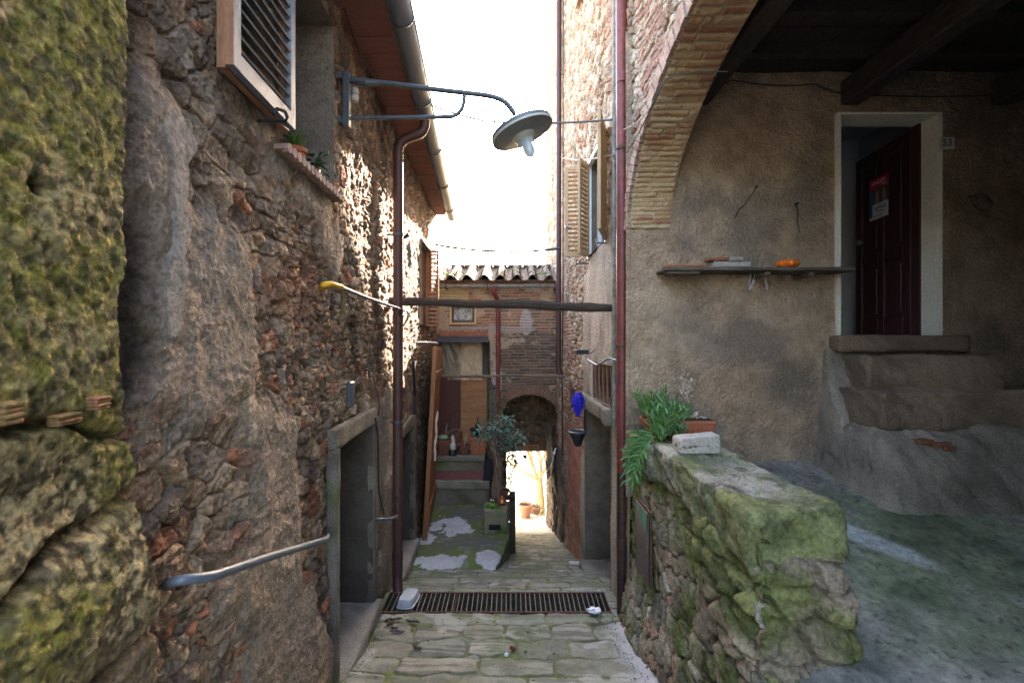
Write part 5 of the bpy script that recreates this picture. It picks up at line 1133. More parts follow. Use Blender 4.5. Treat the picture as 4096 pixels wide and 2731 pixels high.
Yp0, Yp1 = 3.86, 4.22; zt_, zb2 = -1.38, -1.96
m = MB(); m.box(1.078,1.095,Yp0,Yp1,zb2,zt_,None,.004); m.build('door','cover',UP,smooth=False)
m = MB(); m.add([(1.0765,Yp0+.01,zt_-.01),(1.0765,Yp1-.01,zt_-.01),(1.0765,Yp0+.01,zt_-.18)],[(0,1,2)]); m.build('green_stain','verdigris',UP,smooth=False)
m = MB(); m.box(1.097,1.115,Yp0-.015,Yp1+.015,zb2-.015,zt_+.015); m.build('frame','rustiron',UP,smooth=False)
# wooden gate panel & bulb in the passage
GT = thing('wooden_gate', 'grey slatted wooden gate folded back against the right side of the passage', 'gate')
m = MB(); gxx = acx+ahw-.16
for k in range(6): m.box(gxx, gxx+.03, BW+.05+k*.13, BW+.05+k*.13+.11, pf(0,1100,BW).z+.1-.06*k, pf(0,985,BW).z-.12*0)
m.build('slats','wood_grey',GT,smooth=False)
m = MB(); m.box(gxx-.03, gxx-.002, BW+.0, BW+.85, pf(0,1010,BW).z-.05, pf(0,1010,BW).z+.05); m.box(gxx-.03, gxx-.002, BW+.0, BW+.85, pf(0,1085,BW).z-.05, pf(0,1085,BW).z+.05); m.build('rail','wood_grey',GT,smooth=False)
PJ = thing('passage_post', 'rough grey-brown timber jamb standing at the right of the passage mouth', 'post')
q = pf(1292,1228,9.75)
rough_box('jamb', .98, 1.10, 9.55, 10.3, -4.15, -2.2, 'plaster', solid_col((.24,.18,.13), .6, 0, 61, (.12,.09,.07)), PJ, .03, .05, .04, 62)
m = MB(); q = pf(1273,1040,9.5); m.sphere(q, .03, 10); m.tube([q+Vector((0,0,.02)),q+Vector((.03,0,.10))],.014,6)
bl = tag(m.build('bell_bulb','white'), 'small white bulb with a looped cord at the right of the passage', 'bulb'); MB().tube(rounded([q,pf(1268,1065,9.5),pf(1252,1088,9.5),pf(1242,1075,9.5),pf(1240,1060,9.5)],.1),.007,5).build('cord','white',bl)
# hanging sign
SG = thing('hanging_sign', 'brown wooden board lettered LA CIOLA hanging in the far passage opening', 'sign', pf(1212,1027,PE-.2))
SG.rotation_euler = (0, R(-2.5), 0)
MB().box(-.29,.29,-.015,.015,-.065,.065,None,.006).build('board','signwood',SG,smooth=False)
text('LA CIOLA', .115, 'ink', Matrix.Translation((0,-.018,0)) @ Matrix.Rotation(R(90),4,'X'), 'lettering', SG, .002, sx=.95)
m = MB()
for x in (-.25,.25): MB().tube([(x,0,.06),(x,.05,.26)],.005,5).build('chain','rustiron',SG)

# ------------------------------------------------------------ porch shelf and its things
SH = thing('wall_shelf', 'old sagging grey wooden shelf on the porch wall left of the door', 'shelf')
z_ = (784-622)/F*(PW-.12); xs0, xs1 = pf(1517,0,PW-.15).x, pf(1924,0,PW-.05).x
rough_box('board', xs0, xs1, PW-.30, PW+.0, z_-.022, z_+.010, 'plaster', solid_col((.20,.165,.13), .5, 0, 71, (.10,.08,.065)), SH, .02, .006, .006, 72)
m = MB()
for x in (xs0+.95, xs0+1.35): MB().box(x-.025, x+.025, PW-.26, PW-.01, z_-.065, z_-.025, None, .004).build('bracket','wood_grey',SH,smooth=False)
m.box(xs0+.02, xs0+.32, PW-.28, PW-.16, z_-.05, z_-.024, None, .006); m.build('batten','wood_grey',SH,smooth=False)
m = MB(); q = Vector(pf(1742,628,PW-.2))
for sx_ in (-1,1): m.tube(rounded([q+Vector((-.07*sx_,0,0)), q+Vector((-.075*sx_-.01,0,-.09)), q+Vector((-.085*sx_,-.0,-.16)), q+Vector((-.07*sx_+.012,0,-.10)), q+Vector((-.03*sx_,0,0))],.01),.003,5)
tag(m.build('wire_hook','steel'), 'bent thin wire hooks dangling under the middle of the porch shelf', 'hook')
ztop = z_+.012; Ysf = PW-.20
def brk(name, x0, x1, zz0, zz1, mm, label, cat, y0=Ysf-.06, y1=Ysf+.08, s=1):
    cols = {'t': solid_col((.45,.17,.09), .35, 0, s, (.30,.12,.07)), 'w': solid_col((.52,.46,.40), .35, 0, s, (.36,.30,.25))}
    a_ = pf(x0,0,Ysf).x; b_ = pf(x1,0,Ysf).x; o = rough_box(name, a_, b_, y0, y1, zz0, zz1, 'plaster', cols[mm], None, .012, .006, .010, s); return tag(o, label, cat)
brk('roof_tile', 1524, 1625, ztop, ztop+.022, 't', 'thin flat terracotta tile lying at the left end of the porch shelf', 'tile', s=81)
brk('stone_slab', 1634, 1720, ztop, ztop+.058, 'w', 'long pale stone slab at the bottom of the small stack on the shelf', 'stone', s=82)
brk('brick', 1625, 1668, ztop+.060, ztop+.092, 't', 'small red brick piece lying on the pale stone slab on the shelf', 'brick', s=83)
brk('stone_slab', 1669, 1702, ztop+.060, ztop+.098, 'w', 'small pale stone chip beside the red brick on top of the stack', 'stone', s=84)
q = pf(1809,0,PW-.17); PK = thing('pumpkin', 'bright orange squat pumpkin on the right half of the porch shelf', 'pumpkin', (q.x,PW-.17,ztop+.0))
V = []; Fc = []; n = 56; mm_ = 16
for i in range(mm_+1):
    ph = math.pi*i/mm_
    for k in range(n):
        a = 2*math.pi*k/n; rr = .098*(1-.10*abs(math.cos(a*5))**3)*math.sin(ph)**.75+1e-4; V.append((rr*math.cos(a), rr*math.sin(a), .045-.046*math.cos(ph)-(.010*math.exp(-((math.pi-ph)/.5)**2))))
Fc = [(i*n+k,i*n+(k+1)%n,(i+1)*n+(k+1)%n,(i+1)*n+k) for i in range(mm_) for k in range(n)]
MB().add(V,Fc).build('fruit','orange',PK); MB().tube([(0,0,.078),(.004,0,.094),(.014,0,.102)],[.010,.007,.008],6).build('stem','dry',PK)
# twigs and hook on the wall
tw = MB(); tw.tube([pf(1738,428,PW-.05),pf(1730,442,PW-.10),pf(1712,468,PW-.09),pf(1694,486,PW-.06),pf(1688,502,PW-.05)],.005,5); tw.tube([pf(1712,468,PW-.09),pf(1698,480,PW-.12),pf(1692,496,PW-.11)],.004,5); tw.sphere(pf(1737,429,PW-.05),.014,8)
tag(tw.build('twig','wood_dark'), 'curved dry twig sticking out of the porch wall above the shelf stones', 'twig')
tw = MB(); tw.tube([pf(1829,468,PW-.05),pf(1833,490,PW-.06),pf(1831,505,PW-.06),pf(1837,535,PW-.05)],[.008,.006,.005,.003],6); tw.tube([pf(1826,470,PW-.05),pf(1834,466,PW-.09)],.012,6)
tag(tw.build('iron_hook','blackiron'), 'black iron hook with a dangling strip above the pumpkin', 'hook')
WL = thing('wall_ornament', 'small round glass ornament on an iron hook, far right of the porch wall', 'ornament')
q = pf(2258,462,PW-.10); MB().lathe([(.085,-.004),(.09,0),(.085,.004),(.001,.006)], q, 20, Matrix.Rotation(R(70),4,'X')).build('disc','reveal',WL)
MB().tube([pf(2226,452,PW-.03),pf(2244,450,PW-.12),pf(2246,474,PW-.12)],.008,6).build('hook','rustiron',WL)

# ------------------------------------------------------------ plants on the parapet
zt_ = -.80
t = thing('bowl_planter', 'round red clay bowl planted with spiky succulent at the far end of the parapet', 'planter', (1.28,4.18,zt_))
MB().lathe([(.001,0),(.09,0),(.13,.05),(.17,.12),(.175,.14),(.16,.14),(.15,.12),(.001,.11)],(0,0,0),32).build('bowl','terracotta',t)
m = MB(); rs = random.Random(11)
def sprig(m, base, d, n_, L, W, up=.3, stemr=.004, droop=0):
    p = Vector(base); d = Vector(d).normalized(); 
    for i in range(n_):
        for s_ in range(2):
            a = i*1.57+s_*3.14+rs.uniform(-.3,.3); side = d.cross(Vector((0,0,1))) if abs(d.z) < .95 else Vector((1,0,0)); side.normalize(); o = side.cross(d)
            ld = (side*math.cos(a)+o*math.sin(a))*.75+d*up+Vector((0,0,.25)); m.leaf(p, ld, L*rs.uniform(.7,1.15), W*rs.uniform(.8,1.1), .05, 4, .55)
        q_ = p+d*L*.38; m.tube([p,q_], stemr, 4, False); p = q_; d = (d+Vector((rs.gauss(0,.10),rs.gauss(0,.10),-droop+rs.gauss(0,.06)))).normalized()
for k in range(20):
    a = rs.uniform(0,6.28); rr = rs.uniform(.02,.14); sprig(m, (math.cos(a)*rr, math.sin(a)*rr, .12), (math.cos(a)*.45-.1, math.sin(a)*.45-.1, 1.0), rs.randint(3,6), .11, .018, .9)
m.build('succulent','leaf',t)
t = thing('trailing_succulent', 'bright green trailing succulent spilling over the alley side of the parapet', 'plant', (1.33,3.92,zt_))
m = MB()
for k in range(24):
    a = rs.uniform(0,6.28); sprig(m, (rs.uniform(-.16,.06), rs.uniform(-.15,.15), rs.uniform(.0,.06)), (math.cos(a)*.5-.15, math.sin(a)*.5, 1.1), rs.randint(4,7), .11, .021, .75)
for k in range(13):
    sprig(m, (rs.uniform(-.24,-.18), rs.uniform(-.14,.16), .05), (-.45,-.08,-.25), rs.randint(6,13), .095, .022, .8, droop=.30)
m.build('foliage', mat('fleshy_green_leaf', (.13,.27,.07), .4, var=.35, sc=20, col2=(.05,.13,.08), bump=.05, spec=.5), t)
BX = thing('window_box', 'rectangular orange terracotta planter with moulded leaves behind the white stone', 'planter', (1.51,4.00,-.80))
def taper(m, x0,x1,y0,y1,z0,z1,k):
    m.add([(x0+k,y0+k,z0),(x1-k,y0+k,z0),(x1-k,y1-k,z0),(x0+k,y1-k,z0),(x0,y0,z1),(x1,y0,z1),(x1,y1,z1),(x0,y1,z1)], [(0,3,2,1),(0,1,5,4),(1,2,6,5),(2,3,7,6),(3,0,4,7)])
m = MB(); taper(m,-.14,.14,-.075,.075,0,.15,.018); m.box(-.15,.15,-.085,.085,.125,.155,None,.006)
for k in range(7): m.leaf((-.115+k*.038,-.068,.03),(0,-.12,1),.08,.026,0,4,.5)
m.build('box','terracotta',BX); m = MB(); m.box(-.135,.135,-.07,.07,.15,.158); m.build('soil','soil',BX,smooth=False)
t = thing('dry_flower', 'dried pinkish-white flower stalk rising from the terracotta planter', 'plant', (1.50,4.08,-.665)); m = MB()
m.tube([(0,0,0),(-.01,0,.14),(-.03,0,.31)],.004,5)
for k in range(110):
    c_ = Vector((-.04,0,.30)) if k < 85 else Vector((.06,-.02,.03)); q_ = c_+Vector((rs.gauss(0,.035),rs.gauss(0,.03),rs.gauss(0,.045 if k < 85 else .015))); m.leaf(q_, (rs.gauss(0,1),rs.gauss(0,1),rs.gauss(.3,1)), .036, .022, 0, 2, .4)
m.build('blossom','dry',t)
t = thing('rosette_succulent', 'spiky green leaves growing in the rectangular terracotta planter', 'plant', (1.47,4.05,-.665)); m = MB()
for k in range(9): sprig(m, (rs.uniform(-.08,.02), rs.uniform(-.04,.04), 0), (rs.uniform(-.6,.3), rs.uniform(-.4,.4), 1), rs.randint(3,5), .08, .013, .8)
m.build('foliage','leaf',t)
def wedge(V):
    V = V.copy(); t_ = (V[:,0]-1.17)/.30; V[:,2] -= .035*np.clip(1-t_,0,1)*(V[:,2] > -.72); return V
tag(rough_box('stone_block', 1.165, 1.455, 3.36, 3.52, -.785, -.645, 'plaster', solid_col((.56,.50,.43), .3, 0, 91, (.42,.37,.31)), None, .01, .008, .015, 92, wedge), 'broken white limestone block resting on the parapet coping', 'stone')

# ------------------------------------------------------------ litter in the alley
zf = lambda Y: float(fz(Y))
TR = thing('plastic_tray', 'upside-down clear ribbed plastic tray lying on the left of the grate', 'food tray', (-1.09,5.10,-2.735)); TR.rotation_euler = (0,0,R(-8))
m = MB(); W_, D_ = .085, .15; n = 48; V = []; Fc = []
for j, (s_, z_) in enumerate(((1.10,.0),(1.10,.006),(1.0,.008),(.93,.06),(.84,.075),(.5,.078))):
    for k in range(n):
        a = 2*math.pi*k/n; cx = math.copysign(abs(math.cos(a))**.45, math.cos(a)); cy = math.copysign(abs(math.sin(a))**.45, math.sin(a)); rb = 1+(.025 if j in (2,3) and k % 2 else 0)
        V.append((W_*s_*cx*rb, D_*s_*cy*rb, z_))
m.add(V, [(j*n+k, j*n+(k+1)%n, (j+1)*n+(k+1)%n, (j+1)*n+k) for j in range(5) for k in range(n)]+[tuple(5*n+k for k in range(n))]); m.build('tray','tray',TR)
def scrap(name, x, y, z, sc_, mm, label, cat, s_, sq=(1,1,.6)):
    m = MB(); rq = random.Random(s_); V = []; n = 14; k_ = 10
    m.sphere((0,0,0), 1, n); V = [Vector(v_) for v_ in m.v]; m.v = [tuple(Vector((v_.x*sq[0], v_.y*sq[1], v_.z*sq[2]))*sc_*(1+.55*float(vn(np.array(v_.x*2.3+s_), np.array(v_.y*2.3+v_.z*3), s_)))+Vector((x,y,z))) for v_ in V]
    return tag(m.build(name, mm, smooth=False), label, cat)
scrap('tissue', .82, 4.86, -2.70, .055, 'tissue', 'crumpled white tissue at the right front edge of the grate', 'tissue', 3)
wb = mat('wet_dark_bark', (.035,.022,.018), .6, var=.5, sc=20, col2=(.10,.06,.04))
for i, (px_, py_, ln, an, lb_) in enumerate(((905,1428,.16,8,'long dark bark strip farthest from the viewer by the grate'),(948,1433,.15,-12,'dark curled bark piece right of the longest strip'),(888,1432,.05,60,'small bark chip at the left end of the dark bark pieces'),(896,1440,.07,30,'small dark bark block below the longest strip'),(912,1456,.14,-10,'reddish bark strip nearest the first flagstones'),(905,1449,.06,0,'grey bark sliver above the reddish strip'),(958,1494,.09,-25,'lone dark bark sliver between two flagstones further forward'))):
    Y_ = 2.66*F/(py_-784)
    for _ in range(5): Y_ = -float(fz(Y_))*F/(py_-784)
    p = pf(px_, py_, Y_); m = MB(); pts = [Vector((-.5*ln+ln*k/5, .008*math.sin(k*2+i), .012+.006*math.sin(k*3+i))) for k in range(6)]
    m.tube(pts, [.006,.016,.018,.015,.017,.008], 6); o = m.build('bark_piece', wb if i != 4 else M['wood_grey'], smooth=False); o.location = (p.x, p.y, float(fz(Y_))+.025); o.rotation_euler = (0,0,R(an)); o.scale = (1,1,.6)
    tag(o, lb_, 'bark', 'bark pieces scattered by the grate')
for i, (px_, py_, sc_, mm, lb_) in enumerate(((1177,1494,.022,'terracotta_dark','dark red stone chip in the mossy joint at the middle of the paving'),(1163,1509,.016,'tissue','tiny white scrap in the green joint left of the red chip'),(1207,1503,.010,'blackiron','tiny black pebble on the grooved flagstone'),(1272,1507,.010,'blackiron','tiny dark pebble right of the grooved flagstone'))):
    Y_ = 3.9
    for _ in range(6): Y_ = -float(fz(Y_))*F/(py_-784)
    p = pf(px_, py_, Y_); scrap('pebble', p.x, p.y, float(fz(Y_))+.025, sc_, mm, lb_, 'pebble', 30+i)
MC = thing('inspection_cover', 'small pale square cover set in cement near the right threshold', 'cover'); Y_ = 6.5
for _ in range(6): Y_ = -float(fz(Y_))*F/(1296-784)
p = pf(1325,1296,Y_); sl_ = math.atan((fz(Y_+.2)-fz(Y_-.2))/.4); mt = Matrix.Translation((p.x,p.y,float(fz(Y_))+.038)) @ Matrix.Rotation(float(sl_),4,'X'); MB().box(-.11,.11,-.09,.09,-.02,.012,mt,.004).build('lid','plate',MC,smooth=False); MB().tube([mt @ Vector((-.03,.04,.012)), mt @ Vector((0,.04,.03)), mt @ Vector((.03,.04,.012))],.004,5).build('handle','blackiron',MC)

# ------------------------------------------------------------ landing: block, vine, pots, figures
CB = thing('concrete_block', 'square mossy concrete block with a dark slot on the edge of the landing', 'block')
q0, q1 = pf(1109,0,7.85).x, pf(1166,0,7.85).x; rough_box('body', q0, q1, 7.87, 8.27, -3.15, -2.74, 'plaster', solid_col((.30,.28,.18), .5, .3, 95, (.20,.19,.11)), CB, .015, .01, .04, 96)
MB().box(pf(1123,0,7.85).x, pf(1150,0,7.85).x, 7.855, 7.9, pf(0,1217,7.85).z, pf(0,1205,7.85).z).build('slot','blackiron',CB,smooth=False)
VN = thing('vine', 'old twisted vine trunk with blue-green leaves growing beside the concrete block', 'vine')
rv = random.Random(21); tp = [pf(1143,1170,8.25),pf(1140,1110,8.25),pf(1146,1065,8.25),pf(1135,1030,8.25),pf(1124,1005,8.25)]
cur = rounded(tp, .2, 8); cur = [c_ for c_ in cur]; 
V_ = []; n = 18; m = MB(); m.tube(cur, [.082-.0012*i for i in range(len(cur))], n)
for i, p in enumerate(m.v):
    ring = i//n; k = i % n; f_ = 1+.12*math.sin(k*2*math.pi/n*3+ring*.25)+.06*math.sin(k*2*math.pi/n*7+ring*.6)
    if ring < len(cur): c_ = cur[ring]; m.v[i] = tuple(c_+(Vector(p)-c_)*f_)
m.v[0:n] = [tuple(Vector(p)+Vector((0,0,-.35))) for p in m.v[0:n]]
m.build('trunk','bark',VN)
m = MB(); top_ = tp[-1]; ends = []
for (x, y) in ((1115,990),(1145,985),(1165,975),(1185,1000),(1205,1010),(1165,1030),(1180,1050),(1160,960),(1100,1010)):
    e_ = pf(x,y,8.15+rv.uniform(-.15,.15)); mid = top_.lerp(e_,.5)+Vector((0,0,.06)); m.tube([top_,mid,e_],[.022,.013,.006],6); ends += [mid,e_,mid.lerp(e_,.5)]
m.build('branch','bark',VN)
m = MB()
for k in range(400):
    e_ = rv.choice(ends[:]); q_ = e_+Vector((rv.gauss(.03,.10),rv.gauss(.04,.09),rv.gauss(-.01,.085))); a = rv.uniform(0,6.28); m.leaf(q_, (math.cos(a),math.sin(a),rv.uniform(-.6,.7)), rv.uniform(.06,.10), rv.uniform(.035,.055), .3, 3, .2)
m.build('foliage','leaf_blue',VN)
m = MB()
for k in range(150):
    q_ = pf(rv.gauss(1140,14), rv.gauss(945,28), 9.6)+Vector((0,rv.gauss(0,.1),0)); a = rv.uniform(0,6.28); m.leaf(q_, (math.cos(a),math.sin(a),rv.uniform(-.6,.7)), .05, .03, .2, 2)
m.build('upper_foliage','leaf',VN)
m = MB()
for k in range(240):
    q_ = pf(rv.gauss(1172,7), rv.uniform(1040,1110), 8.3)+Vector((0,rv.gauss(0,.08),0)); a = rv.uniform(0,6.28); m.leaf(q_, (math.cos(a),math.sin(a),rv.uniform(-.9,.3)), .06, .02, .5, 2)
t = thing('ivy', 'dark trailing plant hanging behind the vine trunk', 'plant'); m.build('foliage','leaf_dark',t)
t = thing('frog_figurine', 'tiny green glazed frog figurine with a black and white head on the concrete block', 'figurine', (pf(1131,0,7.98).x,7.98,-2.735))
m = MB(); m.sphere((0,0,.045),.055,18,sx=1.05,sy=.8,sz=.8); m.build('body','green_paint',t)
m = MB(); m.sphere((0,0,.115),.045,18,sz=.85); m.build('head','blackplastic',t); m = MB(); m.sphere((-.02,-.034,.13),.014,10); m.sphere((.02,-.034,.13),.014,10); m.build('eye','white',t)
MB().box(-.022,.022,-.052,-.038,.083,.096,None,.004).build('mouth','red_paint',t,smooth=False)
m = MB(); m.sphere((-.045,-.02,.015),.02,8,sz=.6); m.sphere((.045,-.02,.015),.02,8,sz=.6); m.build('foot','green_paint',t)
t = thing('copper_ball', 'shiny copper-orange gourd-shaped ball right of the frog figurine', 'ornament', (pf(1153,0,8.1).x,8.1,-2.735)); m = MB(); m.lathe([(.001,0),(.05,.01),(.075,.05),(.06,.10),(.02,.12),(.012,.15),(.001,.15)],(0,0,0),22); m.build('gourd','copper',t)
MBx = lambda: MB()
PS = thing('plant_stand', 'tall dark wooden post stand beside the concrete block', 'stand'); q = pf(1172,0,8.35)
m = MB(); m.box(q.x-.02,q.x+.09,8.3,8.42,-4.0,pf(0,1130,8.35).z,None,.01); m.box(q.x-.10,q.x+.06,8.3,8.5,pf(0,1146,8.35).z,pf(0,1141,8.35).z); m.build('post','wood_dark',PS,smooth=False)
t = pot('flower_pot', (pf(1157,0,8.4).x, 8.42, pf(0,1140,8.4).z), .10, .12, 'terracotta_dark', 'shallow brown clay pot on the post stand right of the vine trunk')
t = thing('garden_stake', 'thin black metal garden stake with a flower shape against the bright opening', 'garden stake'); m = MB()
m.tube([pf(1172,1140,8.5),pf(1176,1090,8.5),pf(1182,1072,8.5),pf(1203,1050,8.5)],.008,5); m.build('rod','blackiron',t)
m = MB(); c_ = pf(1184,1058,8.5); m.sphere(c_,.03,8); 
for k in range(7): a = k*.9; m.leaf(c_,(math.cos(a),0,math.sin(a)),.07,.03,0,3)
m.box(-.03,.03,-.02,.02,-.03,.03,Matrix.Translation(pf(1206,1048,8.5)) @ Matrix.Rotation(R(-35),4,'Y')); m.build('flower','blackiron',t)
# pots on the stair landing
LZ = s2z+.006
t = pot('flower_pot', (pf(1017,0,10.05).x,10.12,LZ), .24, .33, 'terracotta_dark', 'largest round red-brown pot at the left of the stair landing', n=36)
m = MB(); m.sphere((.0,-.02,.36),.10,14,sx=1.1,sz=.6); tag(m.build('gourd', mat('pale_green_gourd',(.25,.33,.18),.5)), 'pale green gourd resting in the largest pot', 'gourd').location = (pf(1017,0,10.05).x,10.12,LZ-.02)
t = pot('flower_pot', (pf(1048,0,10.3).x,10.34,LZ+.19), .17, .24, 'terracotta_dark', 'tipped clay pot leaning behind the white statue', mtx=Matrix.Rotation(R(18),4,'X') @ Matrix.Rotation(R(-20),4,'Y'))
t = pot('flower_pot', (pf(1045,0,10.3).x,10.42,LZ), .15, .19, 'terracotta_dark', 'upright clay pot underneath the tipped pot', soil=False)
t = pot('flower_pot', (pf(1066,0,10.1).x,10.08,LZ), .135, .20, 'terracotta_dark', 'small dark ribbed clay pot in the middle of the landing')
m = MB(); m.tube([(0,0,.17),(.03,0,.3),(.06,.02,.42)],.004,4); m.tube([(0,0,.17),(.02,.02,.27),(.02,0,.34)],.003,4); m.build('dry_stem','dry',t)
t = thing('garden_gnome', 'small white and black garden statue with a pointed top between the pots', 'statue', (pf(1040,0,10).x,9.99,LZ))
m = MB(); m.lathe([(.001,0),(.085,0),(.09,.05),(.07,.12),(.001,.13)],(0,0,0),18); m.build('base','blackplastic',t)
m = MB(); m.lathe([(.06,.10),(.075,.16),(.06,.24),(.045,.26),(.05,.30),(.035,.34),(.02,.40),(.001,.42)],(0,0,0),18); m.build('figure','whitestone',t)
SP = thing('square_pot', 'square orange clay pot at the right end of the stair landing', 'flower pot', (pf(1099,0,10.05).x,10.15,LZ)); m = MB(); taper(m,-.17,.17,-.15,.15,0,.36,.03); m.box(-.18,.18,-.16,.16,.30,.36,None,.01); m.build('pot','terracotta',SP,smooth=False)
m = MB(); m.box(-.15,.15,-.13,.13,.365,.37); m.build('soil','soil',SP,smooth=False)
t = pot('black_pot', (pf(1093,0,10.1).x-.02,10.15,LZ+.372), .10, .15, 'blackplastic', 'black plastic pot standing on the square clay pot')
t = thing('wine_bottle', 'dark glass wine bottle standing in the black pot', 'bottle', (pf(1096,0,10.15).x,10.17,LZ+.44)); m = MB(); m.lathe([(.001,0),(.037,0),(.038,.18),(.03,.21),(.014,.24),(.013,.30),(.016,.30),(.015,.315),(.001,.315)],(0,0,0),18); m.build('bottle','bottle',t)
t = thing('dark_cloth', 'dark crumpled cloth draped on the wall right of the stair', 'cloth'); m = MB()
q = pf(1120,0,9.35); m.add([(q.x-.12,9.3,pf(0,1118,9.3).z),(q.x+.14,9.3,pf(0,1118,9.3).z),(q.x+.10,9.32,pf(0,1055,9.3).z),(q.x-.02,9.32,pf(0,1055,9.3).z),(q.x-.12,9.35,pf(0,1118,9.3).z),(q.x+.14,9.35,pf(0,1118,9.3).z),(q.x+.10,9.36,pf(0,1055,9.3).z),(q.x-.02,9.36,pf(0,1055,9.3).z)],[(0,1,2,3),(4,7,6,5),(0,3,7,4),(1,5,6,2),(3,2,6,7)]); m.build('cloth','blackiron',t,smooth=False)
t = thing('dark_bird_ornament', 'small dark ornament standing behind the largest pot', 'ornament', (pf(1028,0,10.4).x,10.45,LZ+.35)); m = MB(); m.lathe([(.001,-.3),(.02,-.3),(.03,0),(.05,.08),(.03,.15),(.01,.22),(.001,.26)],(0,0,0),12); m.build('body','blackplastic',t)

# ------------------------------------------------------------ garden beyond the passage
m = MB(); xs_ = [-14,-4,0,4,14]; ys_ = [12.9,13.3,15,20,40,90,160]; zs_ = [-4.92,-5.1,-5.4,-8.5,-18,-30,-20]
V = [(x*(1 if j < 3 else 1+j*1.2), y, z) for j, (y, z) in enumerate(zip(ys_, zs_)) for x in xs_]
m.add(V, [(j*5+i, j*5+i+1, (j+1)*5+i+1, (j+1)*5+i) for j in range(6) for i in range(4)]); tag(m.build('hillside','hill'), 'pale sunlit slope falling away beyond the passage', None, None, 'structure')
m = MB(); m.quad((-1.5,12.4,-4.80),(1.6,12.4,-4.80),(1.6,14.2,-5.13),(-1.5,14.2,-5.13)); tag(m.build('terrace','paleground',smooth=False), 'sunlit stone terrace outside the passage', None, None, 'structure')
rt = random.Random(8)
def branch(m, p, d, L, r, dep):
    n = 4; pts = [p]; dd = d
    for i in range(n):
        dd = (dd+Vector((rt.gauss(0,.12),rt.gauss(0,.12),rt.gauss(.03,.08)))).normalized(); pts.append(pts[-1]+dd*L/n)
    m.tube(pts, [r*(1-.45*i/n) for i in range(n+1)], 7, False)
    if dep > 0:
        for k in range(rt.randint(2,4)):
            i = rt.randint(2,n); a = rt.uniform(0,6.28); nd = (dd+Vector((math.cos(a),math.sin(a)*.6,rt.uniform(-.1,.6)))*.75).normalized(); branch(m, pts[i], nd, L*rt.uniform(.6,.8), r*.5, dep-1)
TT = thing('bare_tree', 'leafless pale tree in bright sun beyond the passage', 'tree'); m = MB(); b_ = pf(1244,1215,17.0)
m.tube([b_+Vector((0,0,-.6)), b_+Vector((-.05,0,1.0)), pf(1238,1100,17)],[.20,.17,.13],10); m.build('trunk','treebark',TT); m = MB(); s0 = pf(1238,1105,17)
for d_ in ((-.6,.1,1),(.15,.1,1.1),(-.9,-.1,.5),(.4,0,.8),(-.35,.2,1.1)): branch(m, s0, Vector(d_).normalized(), 1.25, .075, 4)
m.build('branches','treebark',TT)
def bush(label, c_, r, n, mm, s_, name='garden_bush'):
    m = MB(); q = random.Random(s_)
    for k in range(n):
        v_ = Vector((q.gauss(0,.5),q.gauss(0,.4),abs(q.gauss(0,.55))))*r; a = q.uniform(0,6.28); m.leaf(Vector(c_)+v_, (math.cos(a),math.sin(a),q.uniform(-.2,1)), .09, .04, .3, 3)
    t_ = thing(name, label, 'plant'); m.build('foliage', mm, t_); return t_
lg = mat('yellow_green_leaf', (.24,.30,.06), .6, var=.4, sc=20, col2=(.35,.33,.10))
bush('yellow-green weeds at the left foot of the bright passage opening', (pf(1180,0,14.4).x,14.5,-5.2), .42, 260, lg, 1)
bush('low green plants right of the sunlit pots', (pf(1232,0,14.6).x,14.6,-5.25), .38, 220, lg, 2)
bush('tall sparse shrub on the left behind the sunlit pots', (pf(1190,0,16).x,16.4,-5.4), 1.1, 300, lg, 3)
M['paleclay'] = mat('bleached_clay', (.50,.30,.20), .9)
t = pot('flower_pot', (pf(1207,0,14.0).x,14.0,-5.08), .20, .38, 'paleclay', 'tall sunlit terracotta pot beyond the passage')
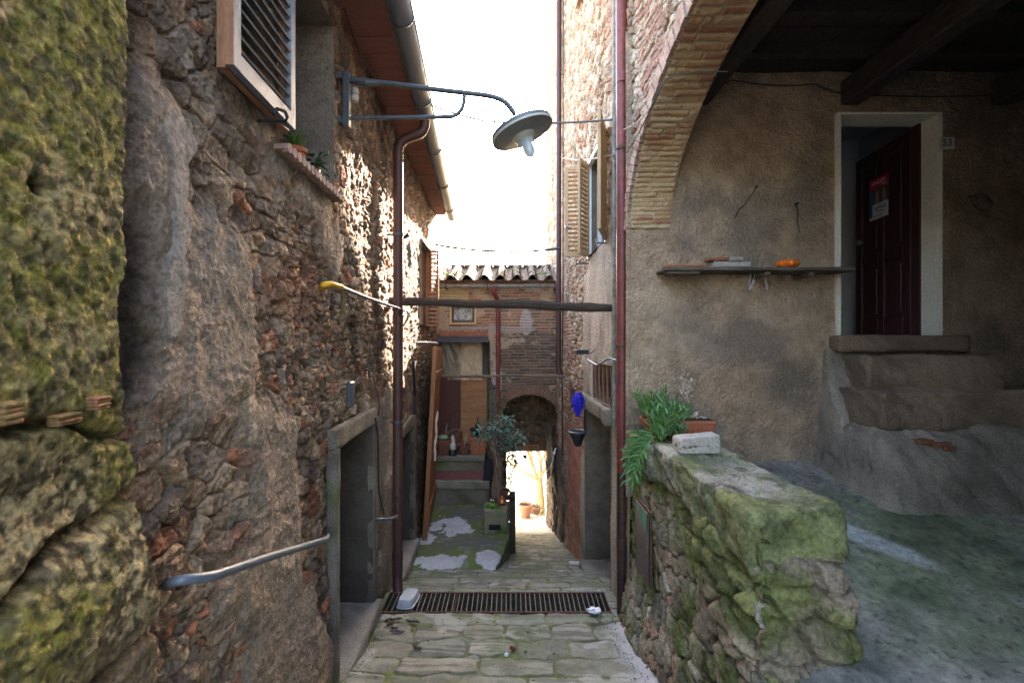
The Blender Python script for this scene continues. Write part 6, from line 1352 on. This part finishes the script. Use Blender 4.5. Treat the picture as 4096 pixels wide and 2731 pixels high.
t = pot('flower_pot', (pf(1228,0,14.5).x,14.5,-5.15), .20, .22, 'paleclay', 'low sunlit clay pot right of the tall one beyond the passage')
m = MB(); m.tube(rounded([pf(1205,1160,14.1),pf(1212,1110,14.1),pf(1200,1085,14.1),pf(1187,1088,14.1)],.3),.008,5); m.tube([pf(1182,1180,14.1),pf(1181,1095,14.1)],.008,5); tag(m.build('plant_support','greymetal'), 'thin curved wire plant support above the tall sunlit pot', 'plant support')

# ------------------------------------------------------------ small debris
m = MB(); rd_ = random.Random(77)
for k in range(170):
    Y_ = rd_.uniform(3.5,7.4) if k < 60 else rd_.choice([rd_.uniform(4.6,4.9), rd_.uniform(5.3,5.45), rd_.uniform(3.6,4.4)]); X_ = rd_.uniform(-1.1,1.0) if k % 3 else rd_.choice([-1.15,.95])+rd_.gauss(0,.08)
    z_ = float(fz(Y_))+(.024 if Y_ < 6.7 or X_ > -.2 else .06); a = rd_.uniform(0,6.28); m.leaf((X_,Y_,z_), (math.cos(a),math.sin(a),rd_.uniform(0,.25)), rd_.uniform(.012,.03), rd_.uniform(.006,.014), .1, 2, .5)
tag(m.build('leaf_litter', mat('brown_leaf_crumbs', (.13,.07,.04), .9, sc=60, col2=(.05,.035,.025)), smooth=False), 'brown leaf crumbs scattered over the alley paving', None, None, 'stuff')
m = MB()
for k in range(420):
    i_ = rd_.random(); Y_ = rd_.uniform(3.5,4.88) if i_ < .6 else rd_.uniform(2.4,4.6); 
    if i_ < .6: X_ = rd_.choice([-1.24+rd_.gauss(0,.05), .98+rd_.gauss(0,.06)]); z_ = float(fz(Y_))+.01
    else: X_ = rd_.uniform(1.15,1.5); z_ = -.80
    for q in range(2): a = rd_.uniform(0,6.28); m.leaf((X_,Y_,z_), (math.cos(a)*.5,math.sin(a)*.5,1), rd_.uniform(.012,.03), .006, .2, 2, .3)
tag(m.build('moss_tufts', mat('bright_moss_tuft', (.12,.20,.03), .9, sc=60, col2=(.20,.26,.06)), smooth=False), 'small bright moss tufts along the wall feet and parapet top', None, None, 'stuff')
